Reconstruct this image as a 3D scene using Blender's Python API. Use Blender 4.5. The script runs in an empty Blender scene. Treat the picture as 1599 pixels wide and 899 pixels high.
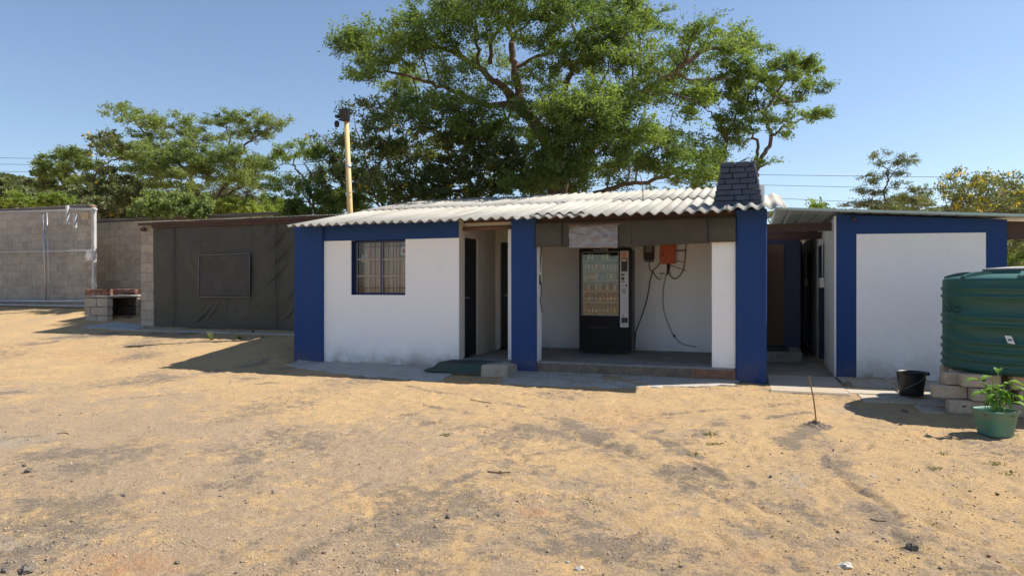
import bpy, math, random
import numpy as np
from mathutils import Vector, Matrix

# ------------------------------------------------------------------ camera, world, sun
SC = bpy.context.scene
COL = SC.collection
F = 1066.0; YAW = math.radians(19.3); CY, SY = math.cos(YAW), math.sin(YAW); EYE = 1.41; HOR = 444.0
cam_d = bpy.data.cameras.new('camera'); cam = bpy.data.objects.new('camera', cam_d); COL.objects.link(cam)
cam.location = (0, 0, EYE); cam.rotation_euler = (math.radians(90), 0, YAW)
cam_d.sensor_width = 36; cam_d.lens = 36 * F / 1599; cam_d.shift_y = -(449.5 - HOR) / 1599
cam_d.clip_start = 0.05; cam_d.clip_end = 9000
SC.camera = cam
SUN_TO = Vector((0.77, 0.39, 1.0)).normalized()          # direction from the ground to the sun
SUN_EL = math.asin(SUN_TO.z); SUN_AZ = math.atan2(SUN_TO.x, SUN_TO.y)
W = bpy.data.worlds.new('World'); SC.world = W; W.use_nodes = True
nt = W.node_tree; nt.nodes.clear()
sky = nt.nodes.new('ShaderNodeTexSky'); sky.sky_type = 'NISHITA'; sky.sun_disc = False
sky.sun_elevation = SUN_EL; sky.sun_rotation = SUN_AZ
sky.altitude = 300; sky.air_density = 1.0; sky.dust_density = 0.35; sky.ozone_density = 2.5
bg = nt.nodes.new('ShaderNodeBackground'); bg.inputs[1].default_value = 0.076
wo = nt.nodes.new('ShaderNodeOutputWorld')
nt.links.new(sky.outputs[0], bg.inputs[0]); nt.links.new(bg.outputs[0], wo.inputs[0])
sd = bpy.data.lights.new('sun', 'SUN'); sd.energy = 4.15; sd.angle = math.radians(0.5); sd.color = (1.0, 0.94, 0.85)
sun = bpy.data.objects.new('sun', sd); COL.objects.link(sun); sun.location = (10, 5, 20)
sun.rotation_euler = (-SUN_TO).to_track_quat('-Z', 'Y').to_euler()
SC.view_settings.view_transform = 'Standard'; SC.view_settings.look = 'None'
SC.view_settings.exposure = 1.03; SC.view_settings.gamma = 1.0
SC.render.engine = 'CYCLES'
SC.cycles.max_bounces = 6; SC.cycles.diffuse_bounces = 4; SC.cycles.transparent_max_bounces = 12
R = random.Random(7)
NP = np.random.RandomState(11)

# ------------------------------------------------------------------ helpers
def at(px, py, d):
    """measured bearing and height -> metres, d metres ahead"""
    r = (px - 800) / F * d
    return Vector((r * CY - d * SY, r * SY + d * CY, EYE - (py - HOR) / F * d))
def ony(px, py, Y):
    t = (px - 800) / F; k = Y / (t * SY + CY)
    return Vector((k * (t * CY - SY), Y, EYE - (py - HOR) / F * k))
def onx(px, py, X):
    t = (px - 800) / F; k = X / (t * CY - SY)
    return Vector((X, k * (t * SY + CY), EYE - (py - HOR) / F * k))
def sstep(a, b, x):
    t = np.clip((x - a) / (b - a), 0, 1); return t * t * (3 - 2 * t)
def gz(X, Y):
    X = np.asarray(X, float); Y = np.asarray(Y, float)
    base = np.interp(Y, [-400, 2, 9.5, 10.5], [-0.25, -0.2, -0.03, 0.0])
    m = sstep(-7.4, -9.0, X)
    rise = m * np.clip(0.105 * (Y - 9.5), 0, 0.72) + 0.02 * np.clip(-X - 14, 0, 8) * sstep(12, 15, Y)
    return base + rise
def G(px, py):
    """point of the ground seen there"""
    z = 0.0
    for _ in range(30):
        k = (EYE - z) * F / (py - HOR); t = (px - 800) / F
        X, Y = k * (t * CY - SY), k * (t * SY + CY)
        z = 0.5 * z + 0.5 * float(gz(X, Y))
    return Vector((X, Y, float(gz(X, Y))))

def vnoise(x, y, seed=0):
    xi = np.floor(x).astype(np.int64); yi = np.floor(y).astype(np.int64)
    fx = x - xi; fy = y - yi; fx = fx * fx * (3 - 2 * fx); fy = fy * fy * (3 - 2 * fy)
    def h(a, b):
        n = (a * 374761393 + b * 668265263 + seed * 1442695041) & 0xffffffff
        n = ((n ^ (n >> 13)) * 1274126177) & 0xffffffff
        return ((n ^ (n >> 16)) & 0xffff) / 65535.0
    return (h(xi, yi) * (1 - fx) + h(xi + 1, yi) * fx) * (1 - fy) + (h(xi, yi + 1) * (1 - fx) + h(xi + 1, yi + 1) * fx) * fy
def fbm(x, y, o=4, seed=0):
    s = 0; a = 0.5
    for i in range(o):
        s = s + a * vnoise(x * 2 ** i, y * 2 ** i, seed + i * 17); a *= 0.5
    return s

MATS = {}
def N(nt, t, **k):
    n = nt.nodes.new(t)
    for a, v in k.items(): setattr(n, a, v)
    return n
def pm(name, col, rough=0.8, var=0.0, vscale=3.0, col2=None, bump=0.0, bscale=40.0, bdist=0.01, metal=0.0, spec=0.5, coat=0.0, rnd=0.0, stretch=(1, 1, 1), var2=0.0, v2scale=30.0):
    """procedural surface: base colour, two scales of colour variation, fine relief"""
    if name in MATS: return MATS[name]
    m = bpy.data.materials.new(name); m.use_nodes = True; nt = m.node_tree; L = nt.links
    b = nt.nodes['Principled BSDF']; b.inputs['Roughness'].default_value = rough; b.inputs['Metallic'].default_value = metal
    b.inputs['Specular IOR Level'].default_value = spec; b.inputs['Coat Weight'].default_value = coat
    tc = N(nt, 'ShaderNodeTexCoord'); oi = N(nt, 'ShaderNodeObjectInfo')
    ad = N(nt, 'ShaderNodeVectorMath', operation='MULTIPLY_ADD'); cb = N(nt, 'ShaderNodeCombineXYZ')
    for i in range(3): L.new(oi.outputs['Random'], cb.inputs[i])
    L.new(cb.outputs[0], ad.inputs[0]); ad.inputs[1].default_value = (31, 17, 23)
    mp = N(nt, 'ShaderNodeMapping'); mp.inputs['Scale'].default_value = stretch
    L.new(tc.outputs['Object'], ad.inputs[2]); L.new(ad.outputs[0], mp.inputs[0])
    vec = mp.outputs[0]
    c2 = col2 if col2 else tuple(c * 0.55 for c in col)
    n1 = N(nt, 'ShaderNodeTexNoise'); n1.inputs['Scale'].default_value = vscale; n1.inputs['Detail'].default_value = 5; n1.inputs['Roughness'].default_value = 0.6
    L.new(vec, n1.inputs['Vector'])
    cr = N(nt, 'ShaderNodeMapRange'); cr.inputs[1].default_value = 0.42; cr.inputs[2].default_value = 0.72; cr.inputs[4].default_value = var
    L.new(n1.outputs[0], cr.inputs[0])
    mx = N(nt, 'ShaderNodeMix', data_type='RGBA'); mx.inputs[6].default_value = (*col, 1); mx.inputs[7].default_value = (*c2, 1)
    L.new(cr.outputs[0], mx.inputs[0]); out = mx.outputs[2]
    if var2 or rnd:
        n2 = N(nt, 'ShaderNodeTexNoise'); n2.inputs['Scale'].default_value = v2scale; n2.inputs['Detail'].default_value = 4; L.new(vec, n2.inputs['Vector'])
        a = N(nt, 'ShaderNodeMapRange'); a.inputs[1].default_value = 0.3; a.inputs[2].default_value = 0.7; a.inputs[3].default_value = 1 - var2; a.inputs[4].default_value = 1 + var2; L.new(n2.outputs[0], a.inputs[0])
        r = N(nt, 'ShaderNodeMapRange'); r.inputs[3].default_value = 1 - rnd; r.inputs[4].default_value = 1 + rnd; L.new(oi.outputs['Random'], r.inputs[0])
        pr = N(nt, 'ShaderNodeMath', operation='MULTIPLY'); L.new(a.outputs[0], pr.inputs[0]); L.new(r.outputs[0], pr.inputs[1])
        sc = N(nt, 'ShaderNodeVectorMath', operation='SCALE'); L.new(out, sc.inputs[0]); L.new(pr.outputs[0], sc.inputs['Scale']); out = sc.outputs[0]
    L.new(out, b.inputs['Base Color'])
    if bump:
        n3 = N(nt, 'ShaderNodeTexNoise'); n3.inputs['Scale'].default_value = bscale; n3.inputs['Detail'].default_value = 6; n3.inputs['Roughness'].default_value = 0.6; L.new(vec, n3.inputs['Vector'])
        bp = N(nt, 'ShaderNodeBump'); bp.inputs['Strength'].default_value = bump; bp.inputs['Distance'].default_value = bdist
        L.new(n3.outputs[0], bp.inputs['Height']); L.new(bp.outputs[0], b.inputs['Normal'])
    MATS[name] = m; return m
def wallpaint(name, col, dirt=(0.30, 0.25, 0.19), zlo=0.02, zhi=0.55, amount=0.5, streak=0.12, bumpd=0.012):
    """painted plaster: trowel waves, faint streaks and splashed soil low on the wall (stains)"""
    if name in MATS: return MATS[name]
    m = bpy.data.materials.new(name); m.use_nodes = True; nt = m.node_tree; L = nt.links
    b = nt.nodes['Principled BSDF']; b.inputs['Roughness'].default_value = 0.75; b.inputs['Specular IOR Level'].default_value = 0.3
    g = N(nt, 'ShaderNodeNewGeometry'); sp = N(nt, 'ShaderNodeSeparateXYZ'); L.new(g.outputs['Position'], sp.inputs[0])
    n1 = N(nt, 'ShaderNodeTexNoise'); n1.inputs['Scale'].default_value = 2.6; n1.inputs['Detail'].default_value = 7; n1.inputs['Roughness'].default_value = 0.62; L.new(g.outputs['Position'], n1.inputs['Vector'])
    mr = N(nt, 'ShaderNodeMapRange'); mr.inputs[1].default_value = zhi; mr.inputs[2].default_value = zlo; L.new(sp.outputs[2], mr.inputs[0])
    pw = N(nt, 'ShaderNodeMath', operation='POWER'); L.new(mr.outputs[0], pw.inputs[0]); pw.inputs[1].default_value = 2.2
    m2 = N(nt, 'ShaderNodeMapRange'); m2.inputs[1].default_value = 0.35; m2.inputs[2].default_value = 0.65; L.new(n1.outputs[0], m2.inputs[0])
    mu = N(nt, 'ShaderNodeMath', operation='MULTIPLY'); L.new(pw.outputs[0], mu.inputs[0]); L.new(m2.outputs[0], mu.inputs[1])
    mu2 = N(nt, 'ShaderNodeMath', operation='MULTIPLY'); L.new(mu.outputs[0], mu2.inputs[0]); mu2.inputs[1].default_value = amount
    mp = N(nt, 'ShaderNodeMapping'); mp.inputs['Scale'].default_value = (9, 9, 0.9); L.new(g.outputs['Position'], mp.inputs[0])
    n2 = N(nt, 'ShaderNodeTexNoise'); n2.inputs['Scale'].default_value = 1.0; n2.inputs['Detail'].default_value = 5; L.new(mp.outputs[0], n2.inputs['Vector'])
    m3 = N(nt, 'ShaderNodeMapRange'); m3.inputs[1].default_value = 0.5; m3.inputs[2].default_value = 0.75; m3.inputs[4].default_value = streak; L.new(n2.outputs[0], m3.inputs[0])
    mxs = N(nt, 'ShaderNodeMix', data_type='RGBA'); mxs.inputs[6].default_value = (*col, 1); mxs.inputs[7].default_value = (*[c * 0.6 + 0.02 for c in col], 1); L.new(m3.outputs[0], mxs.inputs[0])
    mx = N(nt, 'ShaderNodeMix', data_type='RGBA'); mx.inputs[7].default_value = (*dirt, 1); L.new(mxs.outputs[2], mx.inputs[6]); L.new(mu2.outputs[0], mx.inputs[0])
    L.new(mx.outputs[2], b.inputs['Base Color'])
    n3 = N(nt, 'ShaderNodeTexNoise'); n3.inputs['Scale'].default_value = 7; n3.inputs['Detail'].default_value = 8; n3.inputs['Roughness'].default_value = 0.6; L.new(g.outputs['Position'], n3.inputs['Vector'])
    n4 = N(nt, 'ShaderNodeTexNoise'); n4.inputs['Scale'].default_value = 1.9; n4.inputs['Detail'].default_value = 3; L.new(g.outputs['Position'], n4.inputs['Vector'])
    am = N(nt, 'ShaderNodeMath', operation='MULTIPLY_ADD'); am.inputs[1].default_value = 3.0; L.new(n4.outputs[0], am.inputs[0]); L.new(n3.outputs[0], am.inputs[2])
    bp = N(nt, 'ShaderNodeBump'); bp.inputs['Strength'].default_value = 0.7; bp.inputs['Distance'].default_value = bumpd * 1.6; L.new(am.outputs[0], bp.inputs['Height']); L.new(bp.outputs[0], b.inputs['Normal'])
    MATS[name] = m; return m

def worldloc(o):
    v = Vector((0, 0, 0))
    while o is not None: v = v + o.location; o = o.parent
    return v
def tag(o, label=None, cat=None, group=None, kind=None):
    if label: o['label'] = label
    if cat: o['category'] = cat
    if group: o['group'] = group
    if kind: o['kind'] = kind
    return o
def thing(name, loc, label, cat, group=None):
    o = bpy.data.objects.new(name, None); o.empty_display_size = 0.1; COL.objects.link(o); o.location = loc
    return tag(o, label, cat, group)
class MB:
    def __init__(s): s.v = []; s.f = []; s.sm = []
    def add(s, vs, fs, smooth=False):
        n = len(s.v); s.v += [tuple(v) for v in vs]; s.f += [tuple(i + n for i in f) for f in fs]; s.sm += [smooth] * len(fs); return s
    def box(s, x0, x1, y0, y1, z0, z1):
        return s.add([(x0, y0, z0), (x1, y0, z0), (x1, y1, z0), (x0, y1, z0), (x0, y0, z1), (x1, y0, z1), (x1, y1, z1), (x0, y1, z1)],
                     [(0, 3, 2, 1), (4, 5, 6, 7), (0, 1, 5, 4), (1, 2, 6, 5), (2, 3, 7, 6), (3, 0, 4, 7)])
    def cbox(s, x0, x1, y0, y1, z0, z1, b=0.006, j=0.0, rr=R):
        """box with chamfered edges and slightly uneven corners"""
        vs = []; fs = []
        J = [[[(rr.uniform(-j, j), rr.uniform(-j, j), rr.uniform(-j, j)) for _ in range(2)] for _ in range(2)] for _ in range(2)]
        idx = {}
        for a in (0, 1):
            for c in (0, 1):
                for e in (0, 1):
                    p = ((x0, x1)[a], (y0, y1)[c], (z0, z1)[e]); sg = (1 - 2 * a, 1 - 2 * c, 1 - 2 * e); jj = J[a][c][e]
                    for k in range(3):
                        q = [p[i] + jj[i] + (sg[i] * b if i != k else 0) for i in range(3)]
                        idx[(a, c, e, k)] = len(vs); vs.append(q)
        def quad(q, n):
            P = [Vector(vs[i]) for i in q]; nn = (P[1] - P[0]).cross(P[2] - P[0])
            fs.append(tuple(q) if nn.dot(Vector(n)) > 0 else tuple(reversed(q)))
        for k in range(3):
            o = [i for i in range(3) if i != k]
            for sd_ in (0, 1):
                q = []
                for (u, w) in ((0, 0), (1, 0), (1, 1), (0, 1)):
                    c = [0, 0, 0]; c[k] = sd_; c[o[0]] = u; c[o[1]] = w; q.append(idx[(*c, k)])
                n = [0, 0, 0]; n[k] = 2 * sd_ - 1; quad(q, n)
        for k in range(3):
            o = [i for i in range(3) if i != k]
            for u in (0, 1):
                for w in (0, 1):
                    q = []
                    for (kk, e) in ((o[0], 0), (o[1], 0), (o[1], 1), (o[0], 1)):
                        c = [0, 0, 0]; c[k] = e; c[o[0]] = u; c[o[1]] = w; q.append(idx[(*c, kk)])
                    n = [0, 0, 0]; n[o[0]] = 2 * u - 1; n[o[1]] = 2 * w - 1; quad(q, n)
        for a in (0, 1):
            for c in (0, 1):
                for e in (0, 1):
                    quad([idx[(a, c, e, k)] for k in range(3)], (2 * a - 1, 2 * c - 1, 2 * e - 1))
        return s.add(vs, fs)
    def tube(s, pts, rad, n=8, cap=True, smooth=True):
        pts = [Vector(p) for p in pts]; m = len(pts)
        if not hasattr(rad, '__len__'): rad = [rad] * m
        vs = []; up = Vector((0.13, 0.21, 0.97))
        for i, p in enumerate(pts):
            d = (pts[min(i + 1, m - 1)] - pts[max(i - 1, 0)]).normalized()
            if abs(d.dot(up)) > 0.95: up = Vector((0.9, 0.3, 0.1)).normalized()
            a = d.cross(up).normalized(); bb = d.cross(a)
            for k in range(n):
                t = 2 * math.pi * k / n; vs.append(p + (a * math.cos(t) + bb * math.sin(t)) * rad[i])
        fs = [(i * n + k, i * n + (k + 1) % n, (i + 1) * n + (k + 1) % n, (i + 1) * n + k) for i in range(m - 1) for k in range(n)]
        if cap: fs += [tuple(range(n - 1, -1, -1)), tuple((m - 1) * n + k for k in range(n))]
        return s.add(vs, fs, smooth)
    def lathe(s, prof, c, n=32, smooth=True, cap=False, a0=0.0, a1=2 * math.pi):
        m = len(prof); vs = []; full = abs(a1 - a0 - 2 * math.pi) < 1e-6; nn = n if full else n + 1
        for (r, z) in prof:
            for k in range(nn):
                t = a0 + (a1 - a0) * k / n; vs.append((c[0] + r * math.cos(t), c[1] + r * math.sin(t), c[2] + z))
        fs = [(i * nn + k, i * nn + (k + 1) % nn, (i + 1) * nn + (k + 1) % nn, (i + 1) * nn + k) for i in range(m - 1) for k in range(n)]
        if cap: fs += [tuple(range(nn - 1, -1, -1)), tuple((m - 1) * nn + k for k in range(nn))]
        return s.add(vs, fs, smooth)
    def prism(s, poly, z0, z1):
        n = len(poly); vs = [(x, y, z0) for x, y in poly] + [(x, y, z1) for x, y in poly]
        return s.add(vs, [tuple(range(n - 1, -1, -1)), tuple(range(n, 2 * n))] + [(i, (i + 1) % n, n + (i + 1) % n, n + i) for i in range(n)])
    def grid(s, fn, nu, nv, smooth=True, close=False):
        vs = [fn(i / nu, j / nv) for j in range(nv + 1) for i in range(nu + 1)]
        return s.add(vs, [(j * (nu + 1) + i, j * (nu + 1) + i + 1, (j + 1) * (nu + 1) + i + 1, (j + 1) * (nu + 1) + i) for j in range(nv) for i in range(nu)], smooth)
    def sheet(s, fn, nu, nv, th, smooth=True):
        """a sheet with real thickness; th is an offset vector"""
        th = Vector(th); W_ = nu + 1
        a = [Vector(fn(i / nu, j / nv)) for j in range(nv + 1) for i in range(nu + 1)]
        n = len(a); vs = a + [p + th for p in a]
        fs = []
        for j in range(nv):
            for i in range(nu):
                q = (j * W_ + i, j * W_ + i + 1, (j + 1) * W_ + i + 1, (j + 1) * W_ + i)
                fs.append(q); fs.append(tuple(n + k for k in reversed(q)))
        s.add(vs, fs, smooth); base = len(s.v) - 2 * n
        ring = [i for i in range(nu)] + [j * W_ + nu for j in range(nv)] + [nv * W_ + i for i in range(nu, 0, -1)] + [j * W_ for j in range(nv, 0, -1)]
        for k in range(len(ring)):
            p, q = ring[k], ring[(k + 1) % len(ring)]
            s.f.append((base + q, base + p, base + n + p, base + n + q)); s.sm.append(False)
        return s
    def build(s, name, mat, parent=None, local=False, origin=None):
        off = Vector((0, 0, 0))
        if not local:
            if parent is not None: off = worldloc(parent)
            elif origin is not None: off = Vector(origin)
        me = bpy.data.meshes.new(name)
        me.from_pydata([(v[0] - off.x, v[1] - off.y, v[2] - off.z) for v in s.v], [], s.f)
        me.polygons.foreach_set('use_smooth', s.sm); me.materials.append(mat); me.update()
        o = bpy.data.objects.new(name, me); COL.objects.link(o)
        if parent is not None: o.parent = parent
        elif origin is not None: o.location = origin
        return o
def copy_tree(o, parent=None):
    c = o.copy(); COL.objects.link(c); c.parent = parent
    for ch in o.children: copy_tree(ch, c)
    return c
def npmesh(name, V, Fq, mat, parent=None, attrs=None, smooth=False):
    """mesh from numpy arrays (quads or tris)"""
    off = worldloc(parent) if parent is not None else Vector((0, 0, 0))
    V = np.asarray(V, np.float32) - np.array(off, np.float32)
    k = Fq.shape[1]; me = bpy.data.meshes.new(name)
    me.vertices.add(len(V)); me.vertices.foreach_set('co', V.ravel())
    me.loops.add(Fq.size); me.loops.foreach_set('vertex_index', Fq.ravel().astype(np.int32))
    me.polygons.add(len(Fq)); me.polygons.foreach_set('loop_start', np.arange(0, Fq.size, k, dtype=np.int32))
    me.polygons.foreach_set('loop_total', np.full(len(Fq), k, np.int32))
    if smooth: me.polygons.foreach_set('use_smooth', np.ones(len(Fq), bool))
    for an, av in (attrs or {}).items():
        at_ = me.attributes.new(an, 'FLOAT', 'POINT'); at_.data.foreach_set('value', av.astype(np.float32))
    me.update(calc_edges=True); me.materials.append(mat)
    o = bpy.data.objects.new(name, me); COL.objects.link(o)
    if parent is not None: o.parent = parent
    return o
def smooth_path(pts, per=4):
    pts = [Vector(p) for p in pts]; out = []
    for i in range(len(pts) - 1):
        p0 = pts[max(i - 1, 0)]; p1 = pts[i]; p2 = pts[i + 1]; p3 = pts[min(i + 2, len(pts) - 1)]
        for k in range(per):
            t = k / per
            out.append(0.5 * ((2 * p1) + (p2 - p0) * t + (2 * p0 - 5 * p1 + 4 * p2 - p3) * t * t + (3 * p1 - p0 - 3 * p2 + p3) * t ** 3))
    out.append(pts[-1]); return out

# ------------------------------------------------------------------ materials
BLUE = wallpaint('blue_paint', (0.014, 0.052, 0.185), dirt=(0.16, 0.13, 0.11), amount=0.8, streak=0.25)
WHITE = wallpaint('white_paint', (0.89, 0.89, 0.89), amount=1.0, streak=0.06)
CREAM = wallpaint('cream_plaster', (0.62, 0.57, 0.49), amount=0.3, streak=0.2)
NAVY = pm('navy_paint', (0.012, 0.03, 0.10), 0.5, 0.2)
DARKDOORWAY = pm('dark_doorway', (0.006, 0.008, 0.014), 0.45, 0.3, 2)  # near-black leaves: the dark of the rooms behind is put into their colour
ROOFM = pm('fibre_cement', (0.385, 0.365, 0.32), 0.95, 0.9, 1.0, (0.25, 0.23, 0.19), 0.35, 60, 0.004, stretch=(3.0, .55, 1), rnd=0.06, var2=0.07, v2scale=14)
CONC = pm('concrete', (0.36, 0.35, 0.32), 0.92, 0.6, 2.2, (0.22, 0.20, 0.17), 0.6, 30, 0.01, var2=0.15, v2scale=22)
FLOORC = pm('trodden_concrete', (0.27, 0.255, 0.23), 0.9, 0.7, 1.8, (0.15, 0.135, 0.115), 0.6, 25, 0.008, var2=0.15)
BLOCK = pm('cement_block', (0.42, 0.36, 0.29), 0.95, 0.55, 3.0, (0.235, 0.20, 0.16), 0.9, 55, 0.01, rnd=0.09, var2=0.12, v2scale=18)
BLOCKW = pm('weathered_block', (0.41, 0.36, 0.30), 0.95, 0.8, 1.5, (0.20, 0.175, 0.15), 0.9, 55, 0.01, rnd=0.045, var2=0.14, v2scale=14)
MORTAR = pm('mortar', (0.33, 0.285, 0.235), 0.97, 0.4, 6, bump=0.6, bscale=60)
CANVAS = pm('olive_canvas', (0.060, 0.057, 0.043), 0.55, 0.6, 1.3, (0.085, 0.078, 0.060), 0.25, 90, 0.003, spec=0.3, var2=0.08, v2scale=8)
CANVAS2 = pm('brown_tarpaulin', (0.075, 0.064, 0.050), 0.7, 0.6, 2.0, (0.045, 0.040, 0.033), 0.3, 70, 0.003, spec=0.3)
TIMBER = pm('brown_timber', (0.17, 0.095, 0.06), 0.8, 0.7, 2, (0.08, 0.045, 0.03), 0.5, 20, 0.006, stretch=(0.4, 3, 3))
TIMBERD = pm('dark_timber', (0.085, 0.05, 0.045), 0.8, 0.6, 2, bump=0.5, bscale=20, stretch=(0.4, 3, 3))
SLATE = pm('slate_paint', (0.050, 0.066, 0.098), 0.65, 0.6, 5, (0.035, 0.042, 0.056), 0.6, 50, 0.006, rnd=0.12)
GALV = pm('galvanised_steel', (0.50, 0.52, 0.54), 0.45, 0.4, 4, (0.30, 0.31, 0.33), 0.15, 60, 0.002, metal=0.75)
GREYP = pm('grey_painted_steel', (0.45, 0.45, 0.45), 0.6, 0.5, 4, bump=0.15)
BRICK = pm('burnt_brick', (0.27, 0.13, 0.085), 0.9, 0.9, 9, (0.10, 0.065, 0.05), 0.8, 50, 0.006, rnd=0.35)
TANK = pm('green_polyethylene', (0.013, 0.088, 0.067), 0.48, 0.8, 2.0, (0.030, 0.080, 0.065), 0.08, 40, 0.003, spec=0.5, var2=0.08)
BLK = pm('black_plastic', (0.012, 0.012, 0.014), 0.45, 0.3, 6)
VMB = pm('vending_black', (0.007, 0.008, 0.012), 0.55, 0.4, 3, spec=0.2)
VMS = pm('vending_grey_side', (0.10, 0.10, 0.10), 0.5, 0.3)
SILV = pm('silver_panel', (0.55, 0.54, 0.56), 0.45, 0.2, 4)
WPL = pm('white_plastic', (0.72, 0.72, 0.70), 0.5, 0.2, 6)
RED = pm('faded_red', (0.45, 0.07, 0.05), 0.5, 0.4, 10)
ORANGE = pm('orange_box_paint', (0.60, 0.115, 0.05), 0.5, 0.3, 5)
YEL = pm('yellow_pole_paint', (0.62, 0.42, 0.16), 0.6, 0.7, 5, (0.5, 0.42, 0.28), 0.3, 40, 0.004, stretch=(1, 1, .5))
BARK = pm('bark', (0.13, 0.10, 0.078), 0.95, 0.8, 6, (0.07, 0.052, 0.04), 1.0, 18, 0.03, stretch=(1, 1, 0.3))
BARKR = pm('reddish_bark', (0.17, 0.115, 0.08), 0.95, 0.9, 6, (0.06, 0.045, 0.035), 1.0, 18, 0.03, stretch=(1, 1, 0.3))
def leafmat(name, c1, c2, tr=0.35, trc=None):
    m = bpy.data.materials.new(name); m.use_nodes = True; nt = m.node_tree; L = nt.links; nt.nodes.clear()
    a = N(nt, 'ShaderNodeAttribute', attribute_name='tint'); mx = N(nt, 'ShaderNodeMix', data_type='RGBA')
    mx.inputs[6].default_value = (*c1, 1); mx.inputs[7].default_value = (*c2, 1); L.new(a.outputs['Fac'], mx.inputs[0])
    d = N(nt, 'ShaderNodeBsdfPrincipled'); d.inputs['Roughness'].default_value = 0.55; d.inputs['Specular IOR Level'].default_value = 0.25; L.new(mx.outputs[2], d.inputs['Base Color'])
    t = N(nt, 'ShaderNodeBsdfTranslucent'); sc = N(nt, 'ShaderNodeVectorMath', operation='MULTIPLY'); L.new(mx.outputs[2], sc.inputs[0]); sc.inputs[1].default_value = trc or (1.5, 1.6, 0.8); L.new(sc.outputs[0], t.inputs[0])
    ms = N(nt, 'ShaderNodeMixShader'); ms.inputs[0].default_value = tr; L.new(d.outputs[0], ms.inputs[1]); L.new(t.outputs[0], ms.inputs[2])
    o = N(nt, 'ShaderNodeOutputMaterial'); L.new(ms.outputs[0], o.inputs[0]); return m
LF_ACACIA = leafmat('acacia_leaf', (0.078, 0.122, 0.032), (0.190, 0.245, 0.062), 0.45)
LF_FEATHER = leafmat('feathery_leaf', (0.125, 0.165, 0.055), (0.225, 0.265, 0.095), 0.45)
LF_DARK = leafmat('dark_leaf', (0.080, 0.112, 0.042), (0.165, 0.190, 0.075), 0.4)
LF_BRIGHT = leafmat('bright_leaf', (0.14, 0.20, 0.04), (0.24, 0.29, 0.07), 0.42)
LF_OLIVE = leafmat('olive_leaf', (0.095, 0.115, 0.05), (0.18, 0.19, 0.085), 0.35)
LF_YELLOW = leafmat('yellow_flower', (0.65, 0.46, 0.01), (0.75, 0.58, 0.04), 0.35, (1, 1, 0.6))
LF_POD = leafmat('brown_pod', (0.05, 0.03, 0.02), (0.09, 0.05, 0.03), 0.1)

# ------------------------------------------------------------------ the ground
def stroke(X, Y, pts, w):
    """0..1 closeness to a path given by its points, w metres wide"""
    best = np.full(X.shape, 1e9)
    P = [G(*p) for p in pts]
    for a, b in zip(P[:-1], P[1:]):
        dx, dy = b.x - a.x, b.y - a.y; L2 = dx * dx + dy * dy + 1e-9
        t = np.clip(((X - a.x) * dx + (Y - a.y) * dy) / L2, 0, 1)
        best = np.minimum(best, np.hypot(X - a.x - t * dx, Y - a.y - t * dy))
    return np.exp(-(best / w) ** 2)
def spot(X, Y, px, py, w, h=None):
    c = G(px, py); return np.exp(-((X - c.x) / w) ** 2 - ((Y - c.y) / (h or w)) ** 2)
RUTS = [([(1318, 752), (1365, 778), (1405, 808)], 0.040, -0.022), ([(1440, 812), (1490, 838), (1530, 850)], 0.040, -0.020), ([(1510, 852), (1560, 875), (1620, 905)], 0.040, -0.026),
        ([(1395, 835), (1460, 870), (1500, 899)], 0.03, -0.012), ([(1030, 690), (1080, 722), (1130, 745)], 0.05, -0.014), ([(1150, 770), (1260, 830), (1330, 870)], 0.04, -0.015),
        ([(900, 770), (960, 800), (1000, 830)], 0.04, -0.010), ([(860, 665), (960, 700), (1060, 760)], 0.08, -0.012), ([(690, 760), (760, 800), (800, 850)], 0.05, -0.010),
        ([(0, 612), (160, 602), (270, 588), (400, 562)], 0.25, -0.012), ([(600, 640), (640, 660), (700, 665)], 0.10, -0.008)]
TYRE = [[(560, 615), (760, 650), (960, 700), (1150, 790), (1260, 899)], [(640, 605), (850, 640), (1040, 690), (1230, 780), (1340, 870)], [(0, 640), (200, 622), (420, 598), (600, 596)], [(300, 899), (480, 790), (720, 700), (1000, 650), (1240, 630)], [(420, 899), (600, 790), (820, 712), (1060, 668), (1260, 645)]]
RUTS += [(t_, 0.055, -0.010) for t_ in TYRE]
PR = []
_pr = random.Random(15)
for path in ([(760, 620), (800, 700), (820, 800)], [(1230, 620), (1180, 700), (1120, 800), (1080, 890)], [(700, 615), (560, 660), (400, 740)], [(1400, 660), (1300, 720), (1250, 800)]):
    P_ = [G(*p) for p in path]
    for a, b in zip(P_[:-1], P_[1:]):
        n_ = int((b - a).length / .33)
        for k in range(n_):
            c = a.lerp(b, k / max(1, n_)); d = (b - a).normalized(); s = .09 if k % 2 else -.09
            PR.append((c.x - d.y * s + _pr.uniform(-.05, .05), c.y + d.x * s + _pr.uniform(-.05, .05), math.atan2(d.y, d.x) + _pr.uniform(-.3, .3)))
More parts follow.
